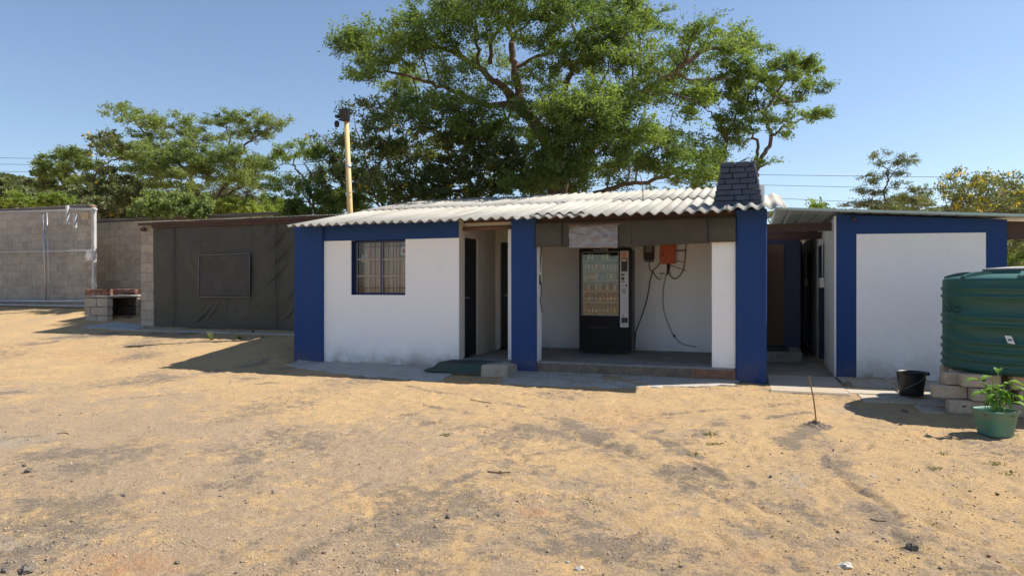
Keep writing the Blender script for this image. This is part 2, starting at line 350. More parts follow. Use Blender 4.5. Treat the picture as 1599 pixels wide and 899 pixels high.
def relief(X, Y):
    z = (fbm(X * 1.1, Y * 1.1, 3, 3) - 0.45) * 0.045 + (fbm(X * 5, Y * 5, 4, 9) - 0.45) * 0.026
    lump = np.clip(fbm(X * 14, Y * 14, 3, 21) - 0.48, 0, 1); z = z + lump * 0.06 + (fbm(X * 22, Y * 22, 2, 24) - .4) * .012 * sstep(8.5, 6, Y)
    for (cx_, cy_, an) in PR:
        k_ = (np.abs(X - cx_) < .35) & (np.abs(Y - cy_) < .35)
        if not k_.any(): continue
        dx = X[k_] - cx_; dy = Y[k_] - cy_; u = dx * math.cos(an) + dy * math.sin(an); v = -dx * math.sin(an) + dy * math.cos(an)
        q = (u / .14) ** 2 + (v / .052) ** 2; z[k_] += -.011 * np.exp(-q ** 2) + .006 * np.exp(-((np.sqrt(q) - 1.25) / .25) ** 2)
    for p, w, d in RUTS:
        s_ = stroke(X, Y, p, w); wide = s_ ** (1 / 5.76)
        z = z + d * s_ * np.clip(2.2 * vnoise(X * 6, Y * 6, 5) - .3, 0, 1.5) - d * 0.55 * np.clip(wide - s_, 0, 1)
    return z
def dens(a, b, s): return np.arange(a, b, s)
xs = np.concatenate([-np.geomspace(4500, 15.5, 26), dens(-15, -5, 0.07), dens(-5, 3.0, 0.024), dens(3.0, 6.0, 0.07), np.geomspace(6.3, 4500, 26)])
ys = np.concatenate([-np.geomspace(4500, 1.5, 18), dens(0.5, 2.2, 0.2), dens(2.2, 6, 0.022), dens(6, 10, 0.045), dens(10, 14.5, 0.09), np.geomspace(14.8, 6500, 34)])
GX, GY = np.meshgrid(xs, ys)
near = sstep(-17, -14, GX) * sstep(7, 5.5, GX) * sstep(1.5, 2.3, GY) * sstep(14.6, 13.5, GY)
under = sstep(-7.6, -7.3, GX) * sstep(1.4, 1.2, GX) * sstep(10.35, 10.5, GY)      # kept smooth and low below the floors
GZ = gz(GX, GY) + relief(GX, GY) * near * (1 - under) - 0.03 * under * (GY < 21) - 0.05 * under
nx_ = len(xs); ii = (np.arange(len(ys) - 1)[:, None] * nx_ + np.arange(nx_ - 1)[None, :]).ravel()
Fq = np.stack([ii, ii + 1, ii + nx_ + 1, ii + nx_], 1)
dk = np.clip(fbm(GX * 0.9, GY * 0.9, 5, 31) * 2.4 - 0.98, 0, 1) * 0.6 + np.clip(fbm(GX * 3.1, GY * 3.1, 4, 35) * 2.6 - 1.25, 0, 1) * .35 * sstep(9.5, 5, GY)
for p, w, a in [([(0, 612), (160, 602), (270, 588), (420, 562)], 0.22, .75), ([(0, 545), (120, 525), (240, 522)], 0.5, .55), ([(1277, 668), (1230, 690), (1250, 720)], 0.16, .7),
                ([(1265, 668), (1310, 730), (1360, 790), (1440, 860), (1560, 899)], 0.17, .65), ([(860, 650), (980, 700), (1100, 770), (1260, 850)], 0.25, .6),
                ([(1040, 690), (1080, 720), (1150, 760)], 0.22, .55), ([(1100, 800), (1150, 830), (1230, 860)], 0.28, .6), ([(900, 850), (1050, 870), (1200, 890)], 0.3, .5),
                ([(560, 820), (640, 800), (760, 780)], 0.16, .35), ([(640, 650), (700, 670), (780, 665)], 0.2, .45), ([(360, 700), (420, 740), (330, 760)], 0.3, .45),
                ([(20, 800), (100, 830), (30, 870)], 0.28, .5), ([(380, 590), (460, 570), (470, 545)], 0.4, .4), ([(1190, 645), (1130, 655), (1090, 680)], 0.14, .5),
                ([(700, 700), (760, 720), (840, 735)], 0.22, .35), ([(560, 870), (650, 880), (700, 899)], 0.2, .4), ([(0, 680), (60, 690)], 0.25, .4), ([(1420, 850), (1430, 862)], 0.10, .8)]:
    dk = np.maximum(dk, 1.15 * a * stroke(GX, GY, p, w) * np.clip(2.6 * fbm(GX * 3.3, GY * 3.3, 5, 77) - .55, 0, 1.25))
for t_ in TYRE:
    dk = np.maximum(dk, .62 * stroke(GX, GY, t_, .075) * np.clip(3 * fbm(GX * 2.2, GY * 2.2, 4, 79) - .9, 0, 1.1))
for px, py, w in [(1140, 790, .12), (1090, 830, .14), (1190, 745, .12), (1280, 780, .14), (1220, 815, .14), (1050, 800, .10), (880, 770, .12)]:
    dk = dk * (1 - 0.8 * spot(GX, GY, px, py, w))
rd = np.clip(spot(GX, GY, 200, 885, .35, .2) * 0.8 + spot(GX, GY, 838, 800, .16, .10) * 0.8 + spot(GX, GY, 170, 560, 1.2, .4) * .4 + spot(GX, GY, 1180, 870, .3, .15) * .3 + np.clip(fbm(GX * .8, GY * .8, 3, 51) - .58, 0, 1) * 1.6, 0, 1)
gy_ = np.clip(spot(GX, GY, 20, 690, .35, .3) + spot(GX, GY, 40, 850, .4, .3) * .7 + spot(GX, GY, 1240, 745, .16, .2) * .6 + spot(GX, GY, 1330, 640, .3), 0, 1)
pack = np.clip(sstep(9.6, 5.2, GY) * .50 + sstep(-2, -9, GX) * sstep(9.5, 7, GY) * .1 + (fbm(GX * .7, GY * .7, 4, 91) - .5) * 1.1 - .08, 0, 1)
for px, py, w in [(1180, 700, .45), (1000, 690, .3), (830, 690, .5), (1000, 620, .8), (1470, 800, .35), (1450, 700, .5), (600, 620, 1.0), (640, 770, .25), (900, 870, .18), (650, 890, .2)]:
    pack = pack * (1 - .75 * spot(GX, GY, px, py, w))
def groundmat():
    m = bpy.data.materials.new('sandy_yard'); m.use_nodes = True; nt = m.node_tree; L = nt.links
    b = nt.nodes['Principled BSDF']; b.inputs['Roughness'].default_value = 0.97; b.inputs['Specular IOR Level'].default_value = 0.15
    tc = N(nt, 'ShaderNodeTexCoord'); V_ = tc.outputs['Object']
    def noise(sc, det=4, ro=.6):
        n = N(nt, 'ShaderNodeTexNoise'); n.inputs['Scale'].default_value = sc; n.inputs['Detail'].default_value = det; n.inputs['Roughness'].default_value = ro; L.new(V_, n.inputs['Vector']); return n.outputs[0]
    def rng(s_, a, b_, lo=0., hi=1.):
        r = N(nt, 'ShaderNodeMapRange'); r.inputs[1].default_value = a; r.inputs[2].default_value = b_; r.inputs[3].default_value = lo; r.inputs[4].default_value = hi; L.new(s_, r.inputs[0]); return r.outputs[0]
    def mix(f, a, b_, bt='MIX'):
        x = N(nt, 'ShaderNodeMix', data_type='RGBA', blend_type=bt)
        if isinstance(f, float): x.inputs[0].default_value = f
        else: L.new(f, x.inputs[0])
        for i, s_ in ((6, a), (7, b_)):
            if isinstance(s_, tuple): x.inputs[i].default_value = (*s_, 1)
            else: L.new(s_, x.inputs[i])
        return x.outputs[2]
    def mul(a, b_):
        x = N(nt, 'ShaderNodeMath', operation='MULTIPLY'); L.new(a, x.inputs[0])
        if isinstance(b_, float): x.inputs[1].default_value = b_
        else: L.new(b_, x.inputs[1])
        return x.outputs[0]
    def attr(n): a = N(nt, 'ShaderNodeAttribute', attribute_name=n); return a.outputs['Fac']
    sand = mix(rng(noise(1.7, 6), .35, .7), (0.555, 0.37, 0.180), (0.445, 0.315, 0.175))
    sand = mix(rng(noise(9, 6, .7), .5, .72), sand, (0.36, 0.265, 0.175))
    pk = N(nt, 'ShaderNodeMath', operation='ADD'); L.new(attr('pack'), pk.inputs[0]); L.new(rng(noise(5, 9, .75), .3, .7, -.55, .55), pk.inputs[1])
    sand = mix(rng(pk.outputs[0], .30, .55, 0., .92), sand, mix(rng(noise(40, 5, .7), .35, .65), (0.435, 0.325, 0.210), (0.330, 0.245, 0.165)))
    sand = mix(mul(attr('red'), rng(noise(12, 5), .35, .6)), sand, (0.46, 0.235, 0.12))
    sand = mix(mul(attr('grey'), rng(noise(20, 5), .4, .6)), sand, (0.36, 0.32, 0.26))
    dmask = N(nt, 'ShaderNodeMath', operation='ADD'); L.new(attr('dirt'), dmask.inputs[0]); L.new(rng(noise(11, 10, .82), .32, .70, -.50, .46), dmask.inputs[1])
    sand = mix(rng(dmask.outputs[0], .22, .50, 0., .85), sand, mix(rng(noise(55, 5, .75), .4, .6), (0.15, 0.122, 0.098), (0.25, 0.20, 0.15)))
    # grit: light and dark grains
    vo = N(nt, 'ShaderNodeTexVoronoi'); vo.inputs['Scale'].default_value = 95; L.new(V_, vo.inputs['Vector'])
    se = N(nt, 'ShaderNodeSeparateColor'); L.new(vo.outputs['Color'], se.inputs[0])
    grain = mul(rng(vo.outputs['Distance'], .42, .28), rng(se.outputs[0], .70, .74))
    sand = mix(mul(grain, .65), sand, (0.14, 0.105, 0.08))
    grain2 = mul(rng(vo.outputs['Distance'], .42, .28), rng(se.outputs[1], .82, .86))
    sand = mix(mul(grain2, .55), sand, (0.62, 0.52, 0.38))
    fine = mul(rng(noise(170, 3, .7), .25, .75, .78, 1.22), rng(noise(62, 4, .75), .28, .72, .76, 1.20))
    sc = N(nt, 'ShaderNodeVectorMath', operation='SCALE'); L.new(sand, sc.inputs[0]); L.new(fine, sc.inputs['Scale'])
    L.new(sc.outputs[0], b.inputs['Base Color'])
    h1 = mul(noise(34, 8, .78), 0.030); h2 = mul(noise(130, 4, .7), 0.009); h3 = mul(grain, 0.004)
    a1 = N(nt, 'ShaderNodeMath', operation='ADD'); L.new(h1, a1.inputs[0]); L.new(h2, a1.inputs[1])
    a2 = N(nt, 'ShaderNodeMath', operation='ADD'); L.new(a1.outputs[0], a2.inputs[0]); L.new(h3, a2.inputs[1])
    bp = N(nt, 'ShaderNodeBump'); bp.inputs['Strength'].default_value = 0.9; bp.inputs['Distance'].default_value = 1.0; L.new(a2.outputs[0], bp.inputs['Height']); L.new(bp.outputs[0], b.inputs['Normal'])
    return m
ground = npmesh('ground', np.stack([GX, GY, GZ], -1).reshape(-1, 3), Fq, groundmat(), attrs={'dirt': dk.ravel(), 'red': rd.ravel(), 'grey': gy_.ravel(), 'pack': pack.ravel()}, smooth=True)
ground['kind'] = 'structure'
def gzr(X, Y):
    n_ = float(sstep(-17, -14, np.array(X)) * sstep(7, 5.5, np.array(X)) * sstep(1.5, 2.3, np.array(Y)) * sstep(14.6, 13.5, np.array(Y)))
    return float(gz(X, Y)) + float(relief(np.array([X], float), np.array([Y], float))[0]) * n_

# hills on the horizon, blue with distance
def hills():
    m = pm('hill_bush', (0.085, 0.105, 0.045), 0.95, 0.6, 0.01, (0.13, 0.125, 0.07)); vs = []; n = 160; V = []; 
    for j, (rad, f) in enumerate([(2100, 0), (2500, .6), (2900, 1.0), (3500, .2)]):
        for i in range(n + 1):
            a = math.radians(-75 + 150 * i / n) + YAW
            h = (120 + 150 * float(fbm(np.array([i * 0.09]), np.array([3.3]), 4, 5)[0])) * f
            if i < 60: h *= 0.75
            V.append((-math.sin(a) * rad, math.cos(a) * rad, h - 2))
    Fh = [(j * (n + 1) + i, (j + 1) * (n + 1) + i, (j + 1) * (n + 1) + i + 1, j * (n + 1) + i + 1) for j in range(3) for i in range(n)]
    o = npmesh('hills', np.array(V), np.array(Fh), m, smooth=True); o['kind'] = 'structure'
hills()

# pebbles and clods: nobody could count them
def scatter_stones(name, n, rmin, rmax, region, mat, label, seed, power=3.0, flat=.65, dens=None):
    rs = np.random.RandomState(seed)
    ico = np.array([(1, 0, 0), (-1, 0, 0), (0, 1, 0), (0, -1, 0), (0, 0, 1), (0, 0, -1)], float)
    fo = np.array([(0, 2, 4), (2, 1, 4), (1, 3, 4), (3, 0, 4), (2, 0, 5), (1, 2, 5), (3, 1, 5), (0, 3, 5)])
    d = 3.3 + (15.0 - 3.3) * rs.rand(n) ** power; t = rs.uniform(-0.80, 0.80, n)
    X = d * (t * CY - SY); Y = d * (t * SY + CY)
    ok = (Y < 10.3) | (X < -8.4)
    if dens is not None: ok &= rs.rand(n) < dens(X, Y)
    else: ok &= rs.rand(n) < .12 + 1.5 * np.clip(fbm(X * 1.3, Y * 1.3, 4, 88) - .38, 0, 1) * 2
    X, Y = X[ok], Y[ok]; n = len(X)
    r = rmin + (rmax - rmin) * rs.rand(n) ** 7
    nr = sstep(-17, -14, X) * sstep(14.6, 13.5, Y) * sstep(1.5, 2.3, Y)
    Z = gz(X, Y) + relief(X, Y) * nr + r * flat * 0.35
    S = ico[None] * (r[:, None, None] * rs.uniform(.65, 1.25, (n, 6, 1))); S[:, :, 2] *= flat
    a = rs.uniform(0, 6.28, n); ca, sa = np.cos(a)[:, None], np.sin(a)[:, None]
    x = S[:, :, 0] * ca - S[:, :, 1] * sa; y = S[:, :, 0] * sa + S[:, :, 1] * ca
    V = np.stack([x + X[:, None], y + Y[:, None], S[:, :, 2] + Z[:, None]], -1).reshape(-1, 3)
    Ff = (fo[None] + (np.arange(n) * 6)[:, None, None]).reshape(-1, 3)
    o = npmesh(name, V, Ff, mat, attrs={'tint': np.repeat(rs.rand(n), 6)})
    tag(o, label, 'gravel', kind='stuff'); return o
def tintmat(name, stops, rough=.95):
    m = bpy.data.materials.new(name); m.use_nodes = True; nt = m.node_tree; b = nt.nodes['Principled BSDF']; b.inputs['Roughness'].default_value = rough; b.inputs['Specular IOR Level'].default_value = .2
    a = N(nt, 'ShaderNodeAttribute', attribute_name='tint'); r = N(nt, 'ShaderNodeValToRGB'); nt.links.new(a.outputs['Fac'], r.inputs[0]); r.color_ramp.interpolation = 'CONSTANT'
    el = r.color_ramp.elements
    while len(el) < len(stops): el.new(0.5)
    for e, (p, c) in zip(el, stops): e.position = p; e.color = (*c, 1)
    nt.links.new(r.outputs[0], b.inputs['Base Color']); return m
CLOD = tintmat('sand_clod', [(0, (0.42, 0.30, 0.18)), (.35, (0.34, 0.25, 0.16)), (.65, (0.24, 0.18, 0.12)), (.85, (0.50, 0.36, 0.22))])
PEB = tintmat('pebble', [(0, (0.16, 0.135, 0.115)), (.3, (0.25, 0.205, 0.165)), (.6, (0.36, 0.29, 0.22)), (.84, (0.30, 0.17, 0.11)), (.94, (0.52, 0.47, 0.40))])
scatter_stones('sand_clods', 60000, 0.002, 0.011, None, CLOD, 'crumbs and clods of sandy soil strewn over the yard', 5, 2.2, .7)
scatter_stones('pebbles', 9000, 0.0025, 0.017, None, PEB, 'small dark and pale pebbles scattered over the yard', 6, 1.7, .65)
scatter_stones('gravel', 9000, 0.003, 0.018, None, PEB, 'grey gravel washed together at the left edge of the yard', 8, 1.6, .65,
               dens=lambda X, Y: np.clip(spot(X, Y, -20, 690, .5, .4) * .9 + spot(X, Y, 0, 880, .55, .35) + spot(X, Y, 30, 800, .3, .3) * .5 + spot(X, Y, 1599, 668, .3, .2), 0, 1))

ROCKM = pm('dark_rock', (0.15, 0.125, 0.105), 0.9, 0.6, 14, (0.08, 0.07, 0.06), 0.8, 40, 0.01)
ROCKP = pm('pale_rock', (0.46, 0.42, 0.36), 0.9, 0.6, 14, (0.3, 0.27, 0.22), 0.6, 40, 0.01)
def rock(px, py, w, label, mat=ROCKM, flat=.6, name='rock', seed=0, cat='rock'):
    c = G(px, py); c.z = gzr(c.x, c.y); rr = random.Random(seed + int(px * 7 + py)); b = MB(); k1, k2, k3 = [rr.uniform(0, 6) for _ in range(3)]
    def fn(u, v):
        a = 2 * math.pi * u; e = math.pi * (v - .5)
        q = 1 + .22 * math.sin(2 * a + k1) * math.cos(e) + .16 * math.sin(3 * a + 4 * e + k2) + .12 * math.sin(5 * a + k3)
        return (c.x + w / 2 * q * math.cos(a) * math.cos(e), c.y + w / 2 * .75 * q * math.sin(a) * math.cos(e), c.z + w / 2 * flat * (math.sin(e) * q + .45))
    b.grid(fn, 12, 8, smooth=False); o = b.build(name, mat, origin=tuple(c)); tag(o, label, cat); return o
rock(45, 738, .075, 'dark rounded rock lying alone near the left edge of the yard')
rock(39, 729, .045, 'small flat dark stone just behind the rock near the left edge', flat=.4)
rock(700, 808, .038, 'dark upright stone in the middle foreground sand', flat=1.0)
rock(42, 890, .10, 'low greyish rock at the bottom left corner', flat=.45)
rock(8, 893, .05, 'grey stone at the very bottom left corner')
rock(1413, 642, .09, 'dark crumpled lump on the sand left of the green plant pot', flat=.4)
rock(1424, 861, .06, 'dark earth clod beside the wheel ruts in the right foreground', flat=.8)
rock(1321, 886, .085, 'pale flat rock in dark soil at the bottom right', ROCKP, .4)
rock(1364, 745, .05, 'small whitish stone on the sand right of the wheel ruts', ROCKP, .5)
rock(620, 852, .028, 'tiny white stone in the bottom middle of the yard', ROCKP, .6)
rock(905, 888, .055, 'bluish white stone at the bottom edge of the yard', ROCKP, .5)
rock(887, 878, .025, 'white chip beside the bluish stone at the bottom edge', ROCKP, .5)
rock(1086, 733, .03, 'small dark stone beside the dark soil patch in mid yard', flat=.7)
rock(1204, 744, .03, 'small dark stone on bare sand in front of the iron rod', flat=.6)
rock(1324, 634, .06, 'white pebble at the edge of the tank shadow', ROCKP, .6)
rock(193, 773, .03, 'small dark stone in the left foreground')
rock(277, 878, .035, 'dark stone in the reddish soil at bottom left')
rock(1408, 664, .05, 'small brown clod on the sand below the black bucket')
def twig(pts, rad, label, mat=TIMBER):
    P = [G(*p) for p in pts]; P = [Vector((p.x, p.y, gzr(p.x, p.y) + rad * 1.3)) for p in P]
    b = MB(); b.tube(smooth_path(P, 5), rad, 6); o = b.build('twig', mat, origin=tuple(P[0])); tag(o, label, 'twig')
twig([(762, 738), (780, 740), (798, 740)], .006, 'dark brown twig lying flat in the middle of the yard')
twig([(1360, 811), (1370, 815), (1384, 815)], .004, 'short bent twig beside the wheel ruts')
twig([(735, 625), (750, 628), (768, 630)], .005, 'thin twig on the sand in front of the doorway step')
twig([(90, 678), (100, 676), (108, 678)], .005, 'thin twig at the left edge of the yard')

# tufts of grass
def tuft(px, py, h, n, label, w=.05, mat=LF_BRIGHT, group=None):
    c = G(px, py); c.z = gzr(c.x, c.y) - .005; rr = np.random.RandomState(int(px * 3 + py)); V = []; Fc = []; T = []
    for i in range(n):
        a = rr.uniform(0, 6.28); rad = w * rr.rand() ** .7; l = h * rr.uniform(.5, 1.1); lean = rr.uniform(.1, .9) * l
        bx, by = c.x + rad * math.cos(a), c.y + rad * .7 * math.sin(a); dx, dy = math.cos(a) * lean, math.sin(a) * lean; wd = .0035 + .003 * rr.rand()
        s_ = len(V); V += [(bx - wd * math.sin(a), by + wd * math.cos(a), c.z), (bx + wd * math.sin(a), by - wd * math.cos(a), c.z), (bx + dx * .4 + wd * math.sin(a), by + dy * .4 - wd * math.cos(a), c.z + l * .65), (bx + dx * .4 - wd * math.sin(a), by + dy * .4 + wd * math.cos(a), c.z + l * .65), (bx + dx, by + dy, c.z + l)]
        Fc += [(s_, s_ + 1, s_ + 2), (s_, s_ + 2, s_ + 3), (s_ + 3, s_ + 2, s_ + 4)]; T += [rr.rand()] * 5
    o = npmesh('grass_tuft', np.array(V), np.array(Fc), mat, attrs={'tint': np.array(T)})
    tag(o, label, 'weed', group)
    if h < .1: o['kind'] = 'stuff'
for px, py, h, n, w, l in [(331, 531, .22, 30, .06, 'tall pale weed on the sunlit sand before the canvas wall'), (374, 529, .12, 40, .09, 'low green weed on the sunlit sand before the canvas wall, right of the tall one'),
        (395, 521, .16, 16, .04, 'thin weed growing at the edge of the concrete strip by the canvas wall'), (300, 521, .06, 70, .18, 'dark grass patch on the concrete strip before the canvas wall'),
        (412, 526, .05, 60, .13, 'dark grass patch at the tip of the roof shadow by the canvas wall'), (1108, 676, .03, 90, .09, 'green grass patch on the sand left of the iron rod'),
        (1115, 692, .03, 60, .06, 'second small grass patch left of the iron rod, nearer the camera'), (1086, 706, .03, 70, .08, 'grass patch beside dark soil in mid yard'),
        (1473, 709, .03, 50, .07, 'small grass patch on the sand below the plant pot'), (1578, 738, .025, 90, .10, 'grass patch on the sand near the right edge'), (1556, 725, .025, 50, .08, 'sparse grass near the right edge, behind the other patch'),
        (1563, 709, .02, 50, .08, 'thin grass below the plant pot near the right edge'), (1462, 732, .02, 40, .06, 'few blades of grass in the right part of the yard'), (697, 681, .03, 60, .06, 'single grass patch in the sandy middle of the yard'),
        (920, 781, .025, 70, .07, 'grass patch on dark soil in the middle foreground'), (215, 541, .03, 90, .3, 'sparse grass on the dirt left of the roof shadow'), (1577, 680, .04, 40, .06, 'grass blades at the foot of the green plant pot')]:
    tuft(px, py, h * (1 if h > .1 else .6), n, l, w * (1 if h > .1 else 1.25), LF_OLIVE)

# ------------------------------------------------------------------ concrete around the houses
def slab(name, pts, ztop, th, mat, kind='structure', parent=None, follow=True, seed=1, sub=6, lift=0.012):
    """irregular concrete sheet: outline points (metres), top follows the ground, rounded rough rim"""
    rr = random.Random(seed); P = []
    m = len(pts)
    for i in range(m):
        a, b = Vector(pts[i]), Vector(pts[(i + 1) % m])
        for k in range(sub):
            p = a.lerp(b, k / sub); P.append(Vector((p.x + rr.uniform(-.05, .05), p.y + (rr.uniform(-.06, .04) if p.y < 10.4 else 0))))
    c = sum(P, Vector((0, 0))) / len(P)
    b = MB(); n = len(P); vs = []
    rings = [(1.0, -th), (1.0, -.006), (.985, 0), (.8, 0), (.55, 0), (.3, 0)]
    for (s_, dz) in rings:
        for p in P:
            q = c + (p - c) * s_
            z = (ztop if ztop is not None else float(gz(q.x, q.y)) + lift) + dz + (rr.uniform(-.002, .002) if dz == 0 else 0)
            vs.append((q.x, q.y, z))
    vs.append((c.x, c.y, (ztop if ztop is not None else float(gz(c.x, c.y)) + lift)))
    fs = [(i * n + k, i * n + (k + 1) % n, (i + 1) * n + (k + 1) % n, (i + 1) * n + k) for i in range(len(rings) - 1) for k in range(n)]
    fs += [((len(rings) - 1) * n + k, (len(rings) - 1) * n + (k + 1) % n, len(vs) - 1) for k in range(n)]
    b.add(vs, fs, False); o = b.build(name, mat, parent)
    if kind: o['kind'] = kind
    return o
APR = pm('grey_cement_apron', (0.40, 0.385, 0.35), 0.92, 0.7, 3.2, (0.30, 0.26, 0.20), 0.7, 45, 0.008, var2=0.12, v2scale=30)
APRW = pm('lime_splashed_cement', (0.44, 0.41, 0.36), 0.92, 0.9, 7, (0.30, 0.24, 0.17), 0.8, 70, 0.01, var2=0.25, v2scale=60)
def gxy(px, py): g = G(px, py); return (g.x, g.y)
slab('cement_apron', [gxy(449, 570), gxy(520, 583), gxy(600, 590), gxy(690, 596), (-4.66, 10.56), (-7.9, 10.56), gxy(470, 566)], None, .08, APR, sub=7, lift=.018, seed=3)
slab('cement_apron', [gxy(775, 599), gxy(870, 604), gxy(960, 606), gxy(1040, 604), gxy(1150, 602), (-.2, 10.55), (-3.3, 10.55), (-3.7, 10.55)], None, .08, APRW, sub=8, lift=.014, seed=4)
slab('concrete_strip', [(-14.6, 12.35), (-11.5, 12.4), (-8.2, 12.42), (-8.2, 13.2), (-14.6, 13.2)], .335, .2, CONC, sub=5, seed=5)

# paving right of the passage: single slabs with joints
paving = bpy.data.objects.new('paving', None); COL.objects.link(paving); paving['kind'] = 'structure'; paving.location = (1.3, 10.4, 0)
PAV = pm('paving_concrete', (0.40, 0.35, 0.285), 0.93, 1.0, 2.2, (0.42, 0.31, 0.185), 0.6, 40, 0.008, rnd=0.07, var2=0.14)
yrow = [11.42, 10.98, 10.42, 9.86, 9.34, 8.86]
rp = random.Random(5)
for j in range(5):
    x = 1.235 + (0.10 if j % 2 else 0)
    if j >= 2: x -= .03
    while x < 4.6:
        w = rp.uniform(.52, .66)
        if j == 4 and (x < 1.6): x += w; continue
        if j == 3 and x < 1.2: x += w; continue
        b = MB(); y1, y0 = yrow[j], yrow[j + 1]
        b.cbox(x, x + w - .014, y0 + .014, y1, -.08, .012 + rp.uniform(-.006, .006) - .012 * max(0, j - 1) - (.008 if j > 2 else 0), .008, .004, rp); b.build('paving_slab', PAV, paving)
        x += w
b = MB(); b.cbox(.235, 1.215, 9.72, 11.42, -.1, .004, .02, .004); b.build('paving_slab', PAV, paving)
b = MB(); b.box(.2, 1.22, 11.44, 20, -.1, .002); tag(b.build('passage_floor', FLOORC), kind='structure')

# ------------------------------------------------------------------ corrugated sheets
def corrugated(x0, x1, ya, za, yb, zb, pitch=.177, amp=.025, th=.007, phase=0.0, seg=10, nl=2, lift=0.0, sag=0.0, skew=0.0):
    """sheet whose waves run along +Y from (ya,za) to (yb,zb)"""
    b = MB(); nu = max(2, int(round((x1 - x0) / pitch * seg)))
    def fn(u, v):
        x = x0 + (x1 - x0) * u; y = ya + (yb - ya) * v + skew * (u - .5) * (1 - v)
        z = za + (zb - za) * v + amp * math.cos(2 * math.pi * (x + phase) / pitch) + lift + sag * math.sin(math.pi * v)
        return (x, y, z)
    return b.sheet(fn, nu, nl, (0, 0, th))

# ------------------------------------------------------------------ the main house
HX0, HX1 = -7.91, .215
house = thing('house', (-3.8, 10.5, 0), 'white and blue rendered house with a grey corrugated roof and open front bays', 'house')
SLOPE = .200
def roofz(y): return 2.44 + SLOPE * (y - 10.1) if y <= 15 else 2.44 + SLOPE * 4.9 - SLOPE * (y - 15)
def wallbox(name, mat, x0, x1, y0, y1, z0, z1, parent=house):
    b = MB(); b.box(x0, x1, y0, y1, z0, z1); return b.build(name, mat, parent)
# front wall with its window opening (one piece of masonry)
def front_panel(z0, z1, name, mat, hole=None):
    b = MB(); x0, x1, y0, y1 = -7.30, -4.64, 10.545, 10.745
    if hole:
        hx0, hx1, hz0, hz1 = hole
        b.box(x0, hx0, y0, y1, z0, z1); b.box(hx1, x1, y0, y1, z0, z1); b.box(hx0, hx1, y0, y1, z0, hz0)
        if hz1 < z1: b.box(hx0, hx1, y0, y1, hz1, z1)
    else: b.box(x0, x1, y0, y1, z0, z1)
    return b.build(name, mat, house)
WX0, WX1, WZ0, WZ1 = -6.735, -5.65, 1.225, 2.185
front_panel(-.1, 2.192, 'wall', WHITE, (WX0, WX1, WZ0, 2.192))
front_panel(2.192, 2.495, 'painted_band', BLUE)
b = MB(); b.box(WX0 - .0, WX0 + .004, 10.56, 10.74, WZ0, WZ1); b.box(WX0, WX1, 10.56, 10.74, WZ0 - .0, WZ0 + .004); b.build('window_reveal', NAVY, house)
b = MB(); b.box(-4.640, -4.635, 10.55, 10.742, .0, 2.495); b.build('wall_end', CREAM, house)
for x0, x1, zb in ((-7.91, -7.303, -.1), (-3.69, -3.262, -.12), (-.206, .215, -.16)):
    b = MB(); b.cbox(x0, x1, 10.49, 10.78 if x1 < 0 else 10.85, zb, 2.50, .012, .004); b.build('pillar', BLUE, house)
wallbox('pillar_side', WHITE, -3.262, -3.256, 10.53, 10.77, .16, 2.4)
wallbox('side_wall', WHITE, -7.86, -7.66, 10.78, 17.4, -.1, 2.36)
b = MB(); b.box(-4.84, -4.664, 10.745, 10.79, -.1, 2.53); b.box(-4.84, -4.664, 11.45, 12.35, -.1, 2.68); b.box(-4.84, -4.664, 10.79, 11.45, 2.26, 2.54); b.build('partition_wall', CREAM, house)
b = MB(); b.box(-7.66, -4.84, 12.6, 12.75, 0, 2.9); b.build('inner_wall', CREAM, house)
# doorway end wall with its door
b = MB(); b.box(-4.84, -4.60, 12.35, 12.5, -.1, 2.85); b.box(-4.60, -4.08, 12.35, 12.5, 2.26, 2.85); b.build('partition_wall', CREAM, house)
b = MB(); b.add([(-3.85, 10.79, -.1), (-3.72, 10.79, -.1), (-3.93, 12.90, -.1), (-4.08, 12.90, -.1), (-3.85, 10.79, 2.53), (-3.72, 10.79, 2.53), (-3.93, 12.90, 2.95), (-4.08, 12.90, 2.95)], [(0, 3, 2, 1), (4, 5, 6, 7), (0, 1, 5, 4), (1, 2, 6, 5), (2, 3, 7, 6), (3, 0, 4, 7)]); b.build('partition_wall', WHITE, house)
def door(x0, x1, y0, y1, z0, z1, mat, framemat, handle=None, parent=house, name='door'):
    d = wallbox(name, mat, x0, x1, y0, y1, z0, z1, parent)
    return d
d = wallbox('door', DARKDOORWAY, -4.72, -4.68, 10.83, 11.42, .16, 2.22)
b = MB(); b.tube([(-4.675, 10.90, 1.18), (-4.64, 10.90, 1.18), (-4.64, 10.99, 1.18)], .009, 6); b.build('handle', GALV, d)
b = MB(); b.box(-4.68, -4.655, 10.795, 10.83, .16, 2.26); b.box(-4.68, -4.655, 11.42, 11.462, .16, 2.26); b.box(-4.68, -4.655, 10.83, 11.42, 2.22, 2.26); b.build('door_frame', CREAM, d)
d = wallbox('door', DARKDOORWAY, -4.56, -4.10, 12.40, 12.44, .18, 2.22)
b = MB(); b.tube([(-4.50, 12.40, 1.2), (-4.50, 12.36, 1.2), (-4.42, 12.36, 1.2)], .009, 6); b.build('handle', GALV, d)
b = MB(); b.box(-4.60, -4.56, 12.335, 12.44, .18, 2.26); b.box(-4.10, -4.085, 12.335, 12.44, .18, 2.26); b.box(-4.56, -4.10, 12.335, 12.44, 2.22, 2.26); b.build('door_frame', CREAM, d)
